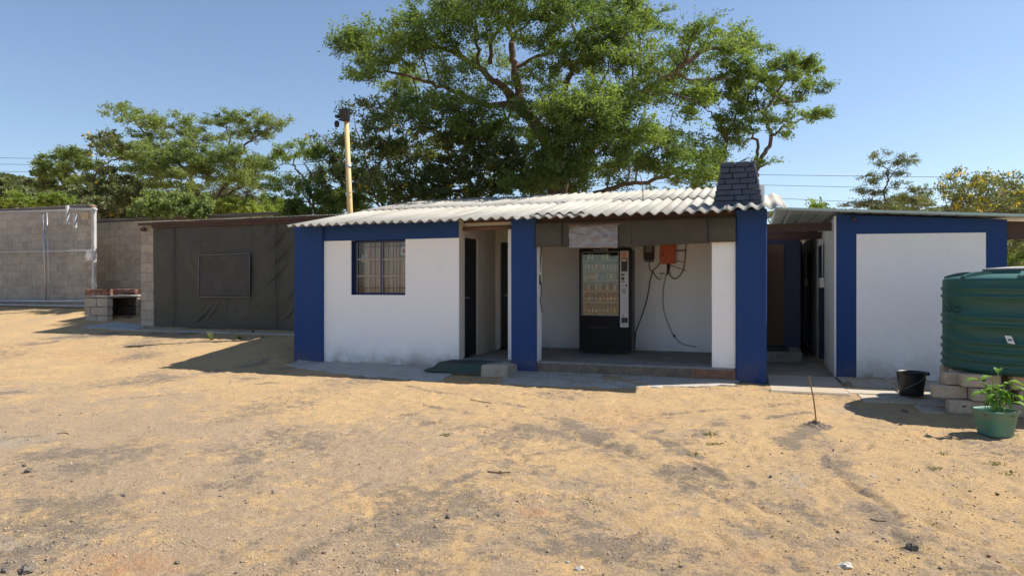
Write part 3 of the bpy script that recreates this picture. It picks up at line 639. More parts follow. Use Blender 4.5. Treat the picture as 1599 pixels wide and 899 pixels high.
# alcove
wallbox('back_wall', WHITE, -4.2, .2, 12.90, 13.05, 0, 3.0)
wallbox('alcove_wall', WHITE, .02, .19, 10.86, 12.90, 0, 2.9)
b = MB(); b.cbox(-.550, -.212, 10.56, 10.90, .17, 2.325, .008, .003); b.build('pier', WHITE, house)
b = MB(); b.cbox(-4.66, -3.70, 10.50, 12.6, -.1, .150, .02, .003); b.build('floor', FLOORC, house)
b = MB(); b.cbox(-3.70, -.21, 10.535, 13.0, -.1, .176, .02, .004); b.box(-3.95, -3.72, 12.2, 13.0, -.1, .172); b.build('floor', FLOORC, house)
STEPM = pm('worn_step_edge', (0.22, 0.165, 0.12), 0.95, 0.9, 6, (0.10, 0.085, 0.07), 0.9, 35, 0.015, var2=0.2, v2scale=40)
b = MB(); rs_ = random.Random(3)
b.sheet(lambda u, v: (-3.262 + 2.40 * u, 10.532 - .012 * math.sin(u * 40) * .4 - .01 * rs_.random(), -.06 + .205 * v), 60, 5, (0, .02, 0), False); b.build('step_face', STEPM, house)
b = MB(); b.cbox(-.86, -.21, 10.508, 10.54, -.1, .15, .006, .003); b.build('step_face', pm('red_brick_step', (0.26, 0.13, 0.08), 0.95, 0.9, 7, (0.13, 0.09, 0.07), 0.8, 30, 0.01, var2=.2), house)
wallbox('lintel_timber', TIMBERD, -3.26, -.2, 10.56, 10.64, 2.33, 2.49)
b = MB(); b.tube([(-4.65, 10.72, 2.355), (-4.2, 10.715, 2.352), (-3.69, 10.72, 2.36)], .032, 10); b.build('purlin', TIMBER, house)
b = MB(); b.box(-4.66, -3.69, 10.76, 10.80, 2.40, 2.53); b.build('fascia_board', CREAM, house)
# rear, gables, inner floor
wallbox('rear_wall', WHITE, -7.86, .2, 17.4, 17.6, 0, 2.92)
wallbox('side_wall', WHITE, .0, .2, 13.05, 17.4, 0, 2.36)
for x in (-7.86, .0):
    b = MB(); P = [(10.8, 2.36), (17.4, 2.36), (17.4, roofz(17.4) - .05), (15, roofz(15) - .05), (10.8, roofz(10.8) - .05)]
    b.add([(x, y, z) for y, z in P] + [(x + .2, y, z) for y, z in P], [(0, 1, 2, 3, 4), (9, 8, 7, 6, 5)] + [(i, i + 5, (i + 1) % 5 + 5, (i + 1) % 5) for i in range(5)]); b.build('gable', WHITE, house)
wallbox('room_floor', FLOORC, -7.66, -4.84, 10.75, 12.6, -.05, .1)
# window: navy steel frame, tan bars, glass, curtains
def glassmat():
    m = bpy.data.materials.new('window_glass'); m.use_nodes = True; nt = m.node_tree; L = nt.links; nt.nodes.clear()
    t = N(nt, 'ShaderNodeBsdfTransparent'); t.inputs[0].default_value = (.86, .88, .88, 1); g = N(nt, 'ShaderNodeBsdfGlossy'); g.inputs['Roughness'].default_value = .02
    fr = N(nt, 'ShaderNodeFresnel'); fr.inputs[0].default_value = 1.5; ad = N(nt, 'ShaderNodeMath', operation='ADD'); L.new(fr.outputs[0], ad.inputs[0]); ad.inputs[1].default_value = .02
    mx = N(nt, 'ShaderNodeMixShader'); L.new(ad.outputs[0], mx.inputs[0]); L.new(t.outputs[0], mx.inputs[1]); L.new(g.outputs[0], mx.inputs[2])
    o = N(nt, 'ShaderNodeOutputMaterial'); L.new(mx.outputs[0], o.inputs[0]); return m
GLASS = glassmat()
CURT = pm('tan_curtain', (0.74, 0.60, 0.52), 0.9, 0.7, 3, (0.55, 0.44, 0.39), 0.2, 60, stretch=(6, 1, .5))
BARM = pm('tan_window_bar', (0.36, 0.30, 0.24), 0.6, 0.3)
wy = 10.655
win = MB(); fw = .028
win.box(WX0 + .004, WX1, wy, wy + .03, WZ0 + .004, WZ0 + fw + .01); win.box(WX0 + .004, WX1, wy, wy + .03, WZ1 - fw, WZ1); win.box(WX0 + .004, WX0 + fw + .03, wy, wy + .03, WZ0 + .03, WZ1 - fw); win.box(WX1 - fw, WX1, wy, wy + .03, WZ0 + .03, WZ1 - fw)
xm = (WX0 + WX1) / 2 + .012; win.box(xm - .02, xm + .02, wy - .004, wy + .034, WZ0 + .03, WZ1 - fw)
window = win.build('window', NAVY, house)
x_l, x_r = WX0 + .055, WX1 - fw; zs = [WZ0 + .038, WZ0 + .335, WZ0 + .63, WZ1 - fw]
bb = MB()
for x0, x1 in ((x_l, xm - .02), (xm + .02, x_r)):
    for z in zs[1:3]: bb.box(x0, x1, wy + .004, wy + .024, z - .013, z + .013)
    xc = (x0 + x1) / 2 + .02
    for k in range(3): bb.box(xc - .008, xc + .008, wy + .006, wy + .022, zs[k] + .0131 * (k > 0), zs[k + 1] - .0131 * (k < 2))
    bb.box(x0, x0 + .012, wy - .006, wy - .001, zs[0], zs[3]); bb.box(x1 - .012, x1, wy - .006, wy - .001, zs[0], zs[3])
bb.build('glazing_bars', BARM, window)
for x0, x1 in ((x_l, xm - .02), (xm + .02, x_r)):
    xc = (x0 + x1) / 2 + .02
    for k in range(3):
        for a, c_ in ((x0, xc - .008), (xc + .008, x1)):
            p = MB(); tl = R.uniform(-.002, .002)
            p.add([(a, wy + .016, zs[k]), (c_, wy + .016 + tl, zs[k]), (c_, wy + .016 + tl, zs[k + 1]), (a, wy + .016, zs[k + 1])], [(0, 1, 2, 3)]); p.build('pane', GLASS, window)
bb = MB()
for x in [xm + .10, xm + .21, xm + .33, xm + .44]: bb.tube([(x, wy + .06, WZ0 + .05), (x, wy + .06, WZ1 - .03)], .006, 6)
for x in [x_l + .10, x_l + .22, x_l + .34]: bb.tube([(x, wy + .06, WZ0 + .05), (x, wy + .06, WZ1 - .03)], .006, 6)
bb.tube([(WX0 + .03, wy + .065, WZ0 + .12), (WX1 - .02, wy + .065, WZ0 + .12)], .006, 6); bb.tube([(WX0 + .03, wy + .065, WZ1 - .10), (WX1 - .02, wy + .065, WZ1 - .10)], .006, 6)
bb.build('burglar_bars', pm('grey_bar', (.16, .14, .12), .6), window)
for x0, x1 in ((WX0 + .13, xm - .01), (xm + .0, WX1 - .01)):
    c_ = MB(); k0 = R.uniform(0, 6)
    c_.grid(lambda u, v: (x0 + (x1 - x0) * u, 10.765 + .022 * math.sin(u * 46 + k0 + v * 1.2) + .012 * math.sin(u * 19 + v * 2), WZ0 - .05 + (WZ1 - WZ0 + .08) * v), 70, 6); c_.build('curtain', CURT, window)
b = MB(); b.box(WX0 + .10, WX0 + .22, 10.74, 10.75, WZ0 + .58, WZ0 + .72); b.build('paper_notice', WPL, window); b = MB(); b.box(xm + .33, xm + .5, 10.735, 10.745, WZ1 - .26, WZ1 - .10); b.build('paper_notice', WPL, window)
b = MB(); b.box(xm + .38, xm + .42, 10.730, 10.734, WZ1 - .22, WZ1 - .15); b.build('red_mark', RED, window)
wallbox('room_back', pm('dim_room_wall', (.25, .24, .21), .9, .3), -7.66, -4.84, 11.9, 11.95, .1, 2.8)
# roof sheets, each its own part
PIT = .177; nw = 6; x = -7.76; k = 0; rr_ = random.Random(4)
while x < .44:
    x1 = min(x + PIT * nw + .05, .47); dy = rr_.uniform(-.03, .03); short = abs(x + 3.27) < .6
    dz = .0085 * (k % 2) + .001
    if short:
        corrugated(x, x1, 10.10 + dy, 2.44, 12.75, roofz(12.75), lift=.001, seg=10, skew=.03).build('roof_sheet', ROOFM, house)
        corrugated(x + .2, x1 - .02, 10.30, 2.44 + SLOPE * .2, 12.70, roofz(12.70), lift=.030, seg=10).build('roof_sheet', ROOFM, house)
    else:
        last = x1 >= .46
        corrugated(x, x1, 10.10 + dy, 2.44 + (.015 if last else 0), 12.75, roofz(12.75), lift=dz + rr_.uniform(0, .003), seg=10, skew=rr_.uniform(-.04, .04)).build('roof_sheet', ROOFM, house)
    x1 = min(x1, .20)
    corrugated(x, x1, 12.55 + rr_.uniform(-.03, .03), roofz(12.55), 15.02 + rr_.uniform(-.03, .05), roofz(15.0), lift=.017 + dz + rr_.uniform(0, .006), seg=10, skew=rr_.uniform(-.03, .03)).build('roof_sheet', ROOFM, house)
    corrugated(x, x1, 17.9, roofz(17.9), 15.0, roofz(15.0) , lift=.003 + dz, seg=8).build('roof_sheet', ROOFM, house)
    x += PIT * nw; k += 1
b = MB()
for y in (10.75, 12.6, 14.9, 17.3): b.box(-7.6, .0, y, y + .05, roofz(y) - .115, roofz(y) - .045)
b.build('roof_beam', TIMBERD, house)
# chimney of painted bricks
CM = MB(); CM.box(-.44, .055, 10.90, 11.30, 2.4, 3.24); chim = CM.build('chimney', SLATE, house)
nc = 8
for c_ in range(nc):
    f_ = c_ / (nc - 1); x0 = -.555 + .125 * f_; x1 = .172 - .112 * f_; z0 = 2.585 + .0855 * c_; hh = .078
    if c_ == 0: z0 -= .12; hh += .12
    y0 = 10.80 + .05 * f_; y1 = 11.42 - .06 * f_
    widths = []; xx = x0; first = .11 if c_ % 2 else .22
    cuts = [x0]; w0 = {0: .40, 1: .30, 2: .17, 3: .23, 4: .11, 5: .20, 6: .14, 7: .20}[c_]
    cuts.append(x0 + w0)
    while cuts[-1] + .26 < x1: cuts.append(cuts[-1] + .22)
    if x1 - cuts[-1] > .27: cuts.append(x1 - .1)
    cuts.append(x1)
    for a, c2 in zip(cuts[:-1], cuts[1:]):
        j = R.uniform(-.006, .006)
        if c_ == 7 and a > x0 + .1: j -= 0
        m_ = MB(); m_.cbox(a + .004, c2 - .004, y0 + j, y0 + .105, z0, z0 + hh, .009, .003); m_.build('brick', SLATE, chim)
        m_ = MB(); m_.cbox(a + .004, c2 - .004, y1 - .105, y1 + j, z0, z0 + hh, .009, .003); m_.build('brick', SLATE, chim)
    for s_, xa in ((0, x0), (1, x1 - .105)):
        yy = y0 + .11
        while yy + .1 < y1 - .11:
            y2 = min(yy + .22, y1 - .11); m_ = MB(); m_.cbox(xa, xa + .105, yy + .003, y2 - .003, z0, z0 + hh, .009, .003); m_.build('brick', SLATE, chim); yy = y2
b = MB(); b.tube([(-.22, 11.0, 3.24), (-.16, 11.0, 3.285), (-.06, 11.0, 3.33), (-.03, 11.0, 3.35)], .007, 5); tag(b.build('dry_stick', TIMBERD, origin=(-.22, 11, 3.24)), 'dry stick poking up from the top of the chimney', 'stick')
p0 = ony(1005, 318, 12.4); b = MB(); zr = roofz(12.4)
b.tube([(p0.x, 12.4, zr - .2), (p0.x - .01, 12.4, zr + .32), (p0.x - .06, 12.4, zr + .48)], .008, 6); tag(b.build('wire_stub', pm('rusty_iron', (.10, .055, .035), .8, .5), origin=(p0.x, 12.4, zr)), 'thin upright wire sticking out of the corrugated roof', 'wire')

# rolled tarpaulin over the alcove
aw = thing('rolled_tarpaulin', (-1.7, 10.44, 2.2), 'brown tarpaulin blind rolled up under the eave above the vending machine', 'tarpaulin blind')
def band(x0, x1, zb0, zb1, name, mat, yy, amp=.008, k=0, ztop=2.40, parent=aw, nu=40, nv=12, bulge=.03):
    def fn(u, v):
        zb = zb0 + (zb1 - zb0) * u; z = ztop + (zb - ztop) * (1 - v)
        w = amp * (float(fbm(np.array([u * 7 + k]), np.array([v * 3 + u * 4.]), 3, 3 + k)[0]) - .5) * 2
        return (x0 + (x1 - x0) * u, yy + w - bulge * math.sin(math.pi * (1 - v) * .9) - (.012 * math.exp(-((1 - v) * 14 - 13) ** 2)), z)
    b = MB(); b.sheet(fn, nu, nv, (0, .006, 0)); return b.build(name, mat, parent)
band(-3.252, -2.83, 2.015, 2.012, 'canvas', CANVAS, 10.475, .014, 1)
band(-2.825, -1.72, 2.005, 1.985, 'canvas', CANVAS2, 10.475, .014, 2)
band(-1.72, -.60, 1.985, 2.02, 'canvas', CANVAS2, 10.472, .018, 3)
band(-.596, -.212, 2.03, 2.03, 'canvas', CANVAS, 10.475, .012, 4)
def plasticmat():
    m = pm('cloudy_plastic', (0.27, 0.28, 0.31), 0.22, 1.0, 6, (0.20, 0.14, 0.10), 0.8, 9, 0.04, spec=0.6, stretch=(1, 1, 2.2)); return m
band(-2.70, -1.93, 1.985, 1.965, 'clear_panel', plasticmat(), 10.435, .035, 5, ztop=2.325, nu=60, nv=22)
for x in (-2.83, -.598):
    b = MB(); b.box(x, x + .012, 10.425, 10.433, 2.0, 2.40); b.build('strap', BLK, aw)
b = MB(); b.box(-2.72, -1.91, 10.45, 10.456, 2.325, 2.345); b.build('hem', pm('brown_hem', (.25, .15, .10), .8), aw)

# step, mat, block before the doorway
b = MB(); b.cbox(-4.76, -3.95, 9.98, 10.49, -.05, .105, .03, .008); stp = b.build('door_step', CONC, origin=(-4.5, 10.2, 0)); tag(stp, 'low concrete step under the green mat at the doorway', 'step')
MATM = pm('green_mat_fabric', (0.038, 0.070, 0.055), 0.95, 0.8, 5, (0.075, 0.075, 0.058), 0.7, 130, 0.004, var2=.15, v2scale=60)
def matfn(u, v):
    x = -4.98 + 1.12 * u; y = 9.88 + .70 * v
    e = min(1, max(0, (x + 4.90) / .14)); f_ = min(1, max(0, (y - 9.915) / .06))
    z = .125 * e * f_ + .012 + (.02 * (1 - e)) + .006 * math.sin(x * 9 + y * 5) + .004 * math.sin(y * 30)
    return (x + .02 * math.sin(y * 11), y + .012 * math.sin(x * 8), z)
b = MB(); b.sheet(matfn, 60, 34, (0, 0, .012)); mt = b.build('door_mat', MATM, origin=(-4.6, 10.2, .1)); tag(mt, 'green fabric mat draped over the step at the dark doorway', 'mat')
b = MB(); b.sheet(lambda u, v: (-4.72 + .55 * u, 10.10 + .30 * v, .151 + .006 * math.sin((-4.72 + .55 * u) * 9 + (10.1 + .3 * v) * 5) + .004 * math.sin((10.1 + .3 * v) * 30)), 20, 10, (0, 0, .004)); b.build('worn_patch', pm('worn_dark_rubber', (.04, .035, .032), .9, .5), mt)
b = MB(); b.cbox(-3.98, -3.55, 9.86, 10.44, -.06, .155, .03, .018); o = b.build('concrete_block', pm('rough_block_end', (.42, .38, .31), .95, .8, 9, (.30, .22, .15), .9, 40, .015), origin=(-3.75, 10.1, 0)); tag(o, 'rough concrete block at the right end of the green door mat', 'block')

# ------------------------------------------------------------------ outbuilding on the right with the passage
ob = thing('outbuilding', (2.3, 11.45, 0), 'flat roofed white and blue outbuilding right of the dark passage', 'outbuilding')
def slopeprism(name, mat, x0, x1, y0, y1, z0, za, zb, parent=ob):
    b = MB(); b.add([(x0, y0, z0), (x1, y0, z0), (x1, y1, z0), (x0, y1, z0), (x0, y0, za), (x1, y0, zb), (x1, y1, zb), (x0, y1, za)],
                    [(0, 3, 2, 1), (4, 5, 6, 7), (0, 1, 5, 4), (1, 2, 6, 5), (2, 3, 7, 6), (3, 0, 4, 7)]); return b.build(name, mat, parent)
def rz(x): return 2.565 - .066 * (x - .3)
slopeprism('wall', BLUE, 1.225, 3.425, 11.45, 11.65, -.1, rz(1.225) - .03, rz(3.425) - .03)
pA, pB = ony(1338, 366, 11.446), ony(1540, 363, 11.446)
b = MB(); b.add([(pA.x, 11.447, -.05), (pB.x, 11.447, -.05), (pB.x, 11.447, pB.z), (pA.x, 11.447, pA.z + .005), (pA.x, 11.452, -.05), (pB.x, 11.452, -.05), (pB.x, 11.452, pB.z), (pA.x, 11.452, pA.z + .005)],
                [(0, 1, 2, 3), (7, 6, 5, 4), (0, 4, 5, 1), (1, 5, 6, 2), (2, 6, 7, 3), (3, 7, 4, 0)]); b.build('painted_panel', WHITE, ob)
wallbox('side_wall', WHITE, 3.225, 3.425, 11.65, 19.5, -.1, 2.30, ob); wallbox('rear_wall', WHITE, 1.2, 3.425, 19.5, 19.7, -.1, 2.30, ob)
# passage wall with door openings, its left face is seen
PW = .0
DY = [(13.02, 14.28), (15.95, 17.6)]
PASSW = wallpaint('passage_white', (0.74, 0.75, 0.75), amount=.6, zhi=.3)
b = MB(); ys_ = [11.65, DY[0][0], DY[0][1], DY[1][0], DY[1][1], 19.5]
for i in (0, 2, 4): b.box(1.205, 1.40, ys_[i], ys_[i + 1], -.1, 2.42)
for a, c_ in DY: b.box(1.205, 1.40, a, c_, 2.13, 2.42)
b.build('passage_wall', PASSW, ob)
b = MB(); b.box(1.200, 1.224, 11.452, 11.655, -.1, 2.45); b.build('wall_end', PASSW, ob)
for a, c_ in DY:
    d = wallbox('door', DARKDOORWAY, 1.30, 1.34, a + .05, c_ - .05, .0, 2.10, ob)
    b = MB(); b.box(1.215, 1.30, a, a + .05, .0, 2.13); b.box(1.215, 1.30, c_ - .05, c_, .0, 2.13); b.box(1.215, 1.30, a + .05, c_ - .05, 2.09, 2.13); b.build('door_frame', NAVY, d)
    b = MB(); b.tube([(1.30, a + .14, 1.1), (1.255, a + .14, 1.1), (1.255, a + .26, 1.1)], .01, 6); b.build('handle', GALV, d)
# end of the passage: brown ledged door, navy wall
wallbox('end_wall', NAVY, .215, .90, 14.30, 14.45, 0, 2.5, ob); wallbox('end_wall', NAVY, .78, .90, 14.45, 18.4, 0, 2.45, ob); wallbox('end_wall', NAVY, .78, 1.205, 18.4, 18.5, 0, 2.48, ob)  # last two walls added to stop sun leaking in, coloured dark
BROWND = pm('brown_door_wood', (0.13, 0.075, 0.055), 0.7, 0.6, 3, (0.12, 0.07, 0.05), 0.3, 30, 0.004, stretch=(4, 1, .5))
d = wallbox('door', BROWND, .235, .60, 14.235, 14.27, .22, 2.18, ob)
for i in range(4): 
    b = MB(); b.box(.237 + .091 * i, .237 + .091 * i + .085, 14.224, 14.234, .225, 2.175); b.build('plank', BROWND, d)
for z0, z1 in ((1.16, 1.25), (1.40, 1.50), (.30, .40), (2.0, 2.1)):
    b = MB(); b.box(.24, .595, 14.205, 14.223, z0, z1); b.build('ledge', BROWND, d)
b = MB(); b.cbox(.22, .86, 13.1, 14.2, 0.004, .20, .015, .004); b.build('step', FLOORC, ob)
b = MB(); b.box(.25, .66, 13.2, 14.1, .202, .212); tag(b.build('door_mat', pm('grey_mat', (.07, .07, .07), .95, .6), origin=(.45, 13.6, .2)), 'thin dark mat on the step in front of the brown passage door', 'mat')
# beams over the passage and roof
for y, x1, z in ((11.85, 1.30, 2.26), (13.3, 1.2, 2.22)):
    b = MB(); b.box(.215, x1, y, y + .06, z, z + .13); b.build('beam', TIMBERD, ob)
ROOFG = pm('pale_roof_sheet', (0.50, 0.55, 0.52), 0.55, 0.5, 2, (0.36, 0.38, 0.36), 0.1, 20, metal=.15)
RW = 0.9
for i in range(6):
    xa = .34 + i * RW; xb = min(xa + RW + .03, 5.6)
    if i == 3: xb = 3.44
    if i == 4: xa = 3.42
    b = MB(); n = int((xb - xa) / .225 * 8)
    def fn(u, v, xa=xa, xb=xb, i=i):
        x = xa + (xb - xa) * u; ph = ((x / .225) % 1); rib = max(0, min(1, (0.13 - abs(ph - .5)) / .05)) * .012
        return (x, 11.16 + (8.5 if i < 4 else 1.35) * v, rz(x) + rib + .003 * (i % 2) - .10 * v * 0)
    b.sheet(fn, n, 2, (0, 0, .004), False); b.build('roof_sheet', ROOFG, ob)
b = MB(); b.add([(.34, 11.14, rz(.34) - .012), (5.6, 11.14, rz(5.6) - .012), (5.6, 11.155, rz(5.6) - .012), (.34, 11.155, rz(.34) - .012), (.34, 11.14, rz(.34) + .024), (5.6, 11.14, rz(5.6) + .024), (5.6, 11.155, rz(5.6) + .024), (.34, 11.155, rz(.34) + .024)],
    [(0, 3, 2, 1), (4, 5, 6, 7), (0, 1, 5, 4), (1, 2, 6, 5), (2, 3, 7, 6), (3, 0, 4, 7)]); b.build('roof_edge_trim', pm('pale_green_trim', (.42, .55, .50), .5, .3), ob)
slopeprism('beam', TIMBERD, 3.43, 5.5, 11.50, 11.56, 2.05, 2.31, 2.20)
b = MB(); b.tube([(5.35, 11.53, -.1), (5.35, 11.53, 2.17)], .05, 10); b.build('post', TIMBERD, ob)
b = MB(); b.tube([(.23, 11.18, 2.50), (.25, 11.3, 2.47)], .035, 8); b.build('beam_end', GREYP, ob)
# small lamps and switches
p = ony(1333, 340, 11.40)
l = thing('wall_spotlight', tuple(p), 'small brown spotlight under the roof edge above the white painted panel', 'spotlight')
b = MB(); b.tube([(p.x, 11.449, p.z + .02), (p.x, 11.40, p.z + .01)], .012, 6); b.build('bracket', BLK, l)
b = MB(); b.tube([(p.x - .01, 11.42, p.z - .0), (p.x + .01, 11.36, p.z - .04)], [.02, .032], 10); b.build('lamp_head', pm('brown_lamp', (.06, .04, .035), .5), l)
for (px, lab) in ((1286.5, 'white switch box with conduit on the passage wall, nearest the entrance'), (1260.6, 'white switch box with conduit on the passage wall beyond the first door'), (1247.5, 'white switch box deepest inside the dark passage')):
    q = onx(px, 441.5, 1.2); s_ = (10.6 / q.y) ** 0
    t = thing('switch_box', (1.2, q.y, q.z), lab, 'switch box')
    w = {1286.5: .30, 1260.6: .30, 1247.5: .34}[px]
    b = MB(); b.cbox(1.13, 1.203, q.y - w / 2, q.y + w / 2, q.z - .085, q.z + .085, .008); b.build('box', WPL, t)
    b = MB(); b.tube([(1.185, q.y, q.z + .085), (1.185, q.y, 2.30)], .013, 8); b.build('conduit', WPL, t)
    b = MB(); b.box(1.124, 1.129, q.y - .05, q.y + .05, q.z - .03, q.z + .03); b.build('rocker', SILV, t)
q = onx(1260, 366, 1.08); t = thing('globe_lamp', tuple(q), 'round white globe lamp, unlit, high on the passage wall', 'lamp')
b = MB(); b.lathe([(.001, -.085), (.045, -.072), (.078, -.035), (.085, 0), (.078, .035), (.045, .072), (.001, .085)], tuple(q), 18); b.build('globe', pm('frosted_glass', (.55, .56, .56), .3), t)
b = MB(); b.tube([(q.x + .08, q.y, q.z), (1.204, q.y, q.z)], .035, 10); b.build('bracket', WPL, t)

# ------------------------------------------------------------------ canvas shelter
sh = thing('canvas_shelter', (-11.5, 13, .33), 'low shelter closed with a dark olive canvas wall under a thin corrugated roof', 'shelter')
CX0, CX1 = -13.93, -8.5; CZ0, CZ1 = .345, 2.84
folds = [((412, 395), (455, 345), .035, .05), ((415, 420), (458, 372), .035, .06), ((410, 448), (455, 400), .03, .05), ((398, 470), (430, 500), .03, .05), ((300, 505), (330, 475), .025, .04),
         ((405, 365), (440, 335), .025, .05), ((320, 500), (345, 462), .02, .05), ((395, 380), (420, 350), .02, .04), ((375, 470), (380, 500), .02, .05), ((352, 470), (350, 500), .02, .06), ((290, 395), (312, 440), .018, .08),
         ((250, 480), (290, 500), .015, .06), ((300, 380), (350, 372), .012, .05), ((445, 470), (462, 440), .02, .05), ((440, 500), (462, 470), .02, .05)]
FP = [(ony(*a, 13), ony(*c_, 13), h, w) for a, c_, h, w in folds]
cx = np.linspace(CX0, CX1, 360); cz = np.linspace(CZ0, CZ1, 170); AX, AZ = np.meshgrid(cx, cz)
D = (fbm(AX * 1.1 + 3, AZ * .9, 3, 61) - .45) * .13 + (fbm(AX * 4, AZ * 3, 3, 62) - .45) * .014
for a, c_, h, w in FP:
    dx, dz = c_.x - a.x, c_.z - a.z; L2 = dx * dx + dz * dz; t = ((AX - a.x) * dx + (AZ - a.z) * dz) / L2; tc_ = np.clip(t, 0, 1)
    bend = .04 * np.sin(tc_ * 3.1); d = np.hypot(AX - a.x - tc_ * dx - bend, AZ - a.z - tc_ * dz + bend)
    h = h * 2.1; D = D + h * np.exp(-(d / w) ** 2) * np.sin(np.pi * np.clip(tc_, .02, .98)) - .5 * h * np.exp(-(d / (w * 2)) ** 2) * np.sin(np.pi * np.clip(tc_, .02, .98))
seams = [ony(272, 450, 13).x, ony(315, 450, 13).x, ony(393, 450, 13).x, ony(433, 450, 13).x, ony(462, 450, 13).x + .9]
for sx in seams: D = D - .012 * np.exp(-((AX - sx) / .012) ** 2) + .010 * np.exp(-((AX - sx - .03) / .02) ** 2)
edge = np.minimum(1, (AZ - CZ0) / .15); D = D * (.35 + .65 * np.clip(edge, 0, 1)) 
i0 = (np.arange(169)[:, None] * 360 + np.arange(359)[None]).ravel(); nV = AX.size
front = np.stack([AX, 13.0 - D, AZ], -1).reshape(-1, 3); back = front + np.array([0, .006, 0])
Fc = np.concatenate([np.stack([i0, i0 + 1, i0 + 361, i0 + 360], 1), np.stack([i0 + 360, i0 + 361, i0 + 1, i0], 1) + nV])
npmesh('canvas_wall', np.concatenate([front, back]), Fc, CANVAS, sh, smooth=True)
for px, w in ((272, .018), (433, .016)):
    x = ony(px, 450, 13).x; b = MB(); b.sheet(lambda u, v: (x + w * (u - .5) + .05 * math.sin(v * 2.2) * (px < 300) + .01 * math.sin(v * 9), 12.965 - .02 * math.sin(v * 3), CZ0 + .02 + (CZ1 - CZ0) * v), 1, 24, (0, .004, 0)); b.build('strap', BLK, sh)
w0, w1 = ony(312, 399, 12.96), ony(392, 464, 12.96)
b = MB(); b.sheet(lambda u, v: (w0.x + (w1.x - w0.x) * u + .02 * v * (1 - u), 12.955 - .012 * math.sin(u * 7 + v * 3) - .015, w1.z + (w0.z + .03 * u - w1.z) * v), 24, 18, (0, .004, 0))
b.build('mesh_window', pm('dusty_window_gauze', (.058, .053, .045), .8, .9, 3.5, (.078, .070, .062), .3, 90, .003, var2=.25, v2scale=20), sh)
b = MB(); c4 = [(w0.x, w1.z), (w1.x, w1.z), (w1.x, w0.z + .03), (w0.x + .02, w0.z)]
for i in range(4):
    a, c_ = c4[i], c4[(i + 1) % 4]; b.tube([(a[0], 12.922, a[1]), ((a[0] + c_[0]) / 2, 12.915, (a[1] + c_[1]) / 2), (c_[0], 12.922, c_[1])], .009, 5)
b.build('window_binding', pm('pale_binding', (.24, .23, .215), .8, .4, 9), sh)
b = MB(); b.box(CX0, CX1, 12.93, 12.99, 2.80, 2.93); b.build('fascia_beam', TIMBERD, sh)
b = MB(); b.box(-14.30, CX1, 12.86, 12.92, 2.865, 2.915); b.build('purlin', TIMBERD, sh)
b = MB(); b.cbox(CX0, CX1, 12.93, 13.12, .33, .37, .01); b.build('sill_beam', TIMBERD, sh)
x = -14.42; k = 0
while x < -8.0:
    x1 = min(x + .70, -7.95)
    corrugated(x, x1, 12.80, 2.93, 16.3, 3.12, pitch=.076, amp=.010, th=.004, seg=6, lift=.004 * (k % 2)).build('roof_sheet', pm('old_iron_sheet', (.36, .35, .33), .6, .7, 3, (.20, .16, .13), .2, metal=.3), sh); x += .665; k += 1
# block column and shelter walls, every block its own
BLKME = {}
def block_obj(w, d, h, mat, parent, x, y, z, b_=.012):
    key = (round(w, 3), round(d, 3), round(h, 3), mat.name, R.randint(0, 2))
    if key not in BLKME:
        m_ = MB(); m_.cbox(0, w, 0, d, 0, h, b_, .004); o = m_.build('block', mat, None); BLKME[key] = o.data
        bpy.data.objects.remove(o)
    o = bpy.data.objects.new('block', BLKME[key]); COL.objects.link(o); o.parent = parent; o.location = Vector((x, y, z)) - worldloc(parent); return o
bw, bh = .44, .235
for i in range(11):
    h = bh - .012; z = .30 + i * bh
    if z + h > 2.86: h = 2.86 - z
    if i % 2 == 0: block_obj(.41, .21, h, BLOCK, sh, -14.345 + R.uniform(-.006, .006), 12.99, z)
    else: block_obj(.20, .21, h, BLOCK, sh, -14.345, 12.99, z); block_obj(.20, .21, h, BLOCK, sh, -14.137, 12.99, z)
b = MB(); b.box(-14.335, -13.945, 13.0, 13.19, .2, 2.85); b.build('block_joint', MORTAR, sh)
b = MB(); b.box(-14.345, -14.15, 13.2, 16.2, .2, 2.85); b.build('side_wall', BLOCK, sh)
b = MB(); b.box(-14.15, -8.1, 16.0, 16.2, .2, 2.95); b.build('rear_wall', BLOCK, sh)
b = MB(); b.box(-8.3, -8.1, 13.05, 16.0, .2, 2.85); b.build('side_wall', BLOCK, sh)
b = MB(); b.tube([(-14.22, 12.90, 2.76), (-14.10, 12.90, 2.76)], .045, 8); b.tube([(-14.12, 12.88, 2.83), (-14.12, 12.9, 2.72)], .02, 6)
o = b.build('pipe_stub', TIMBERD, origin=(-14.15, 12.9, 2.76)); tag(o, 'dark stub of a round beam under the shelter roof, above the block column', 'beam end')

# ------------------------------------------------------------------ boundary walls of blocks
def blockwall(x0, x1, y, z0, z1, label, top_jitter=False, mat=BLOCKW, bw=.44, bh=.235, seed=1):
    w = thing('block_wall', ((x0 + x1) / 2, y, z0), label, 'wall'); rr = random.Random(seed)
    b = MB(); b.box(x0, x1, y + .008, y + .16, z0 - .2, z1 - .02); b.build('mortar_core', MORTAR, w)
    z = z0; r = 0
    while z < z1 - .05:
        h = min(bh, z1 - z) - .008; x = x0 - (bw / 2 if r % 2 else 0)
        while x < x1:
            a, c_ = max(x, x0), min(x + bw - .008, x1)
            if c_ - a > .06: block_obj(round(c_ - a, 2), .165, round(h, 3), mat, w, a, y + rr.uniform(-.004, .004),  z, .005)
            x += bw
        z += bh; r += 1
    return w
rw = blockwall(-21.2, -14.2, 16.6, .60, 3.45, 'brown grey block wall between the steel gate and the canvas shelter', seed=2, mat=BLOCK)
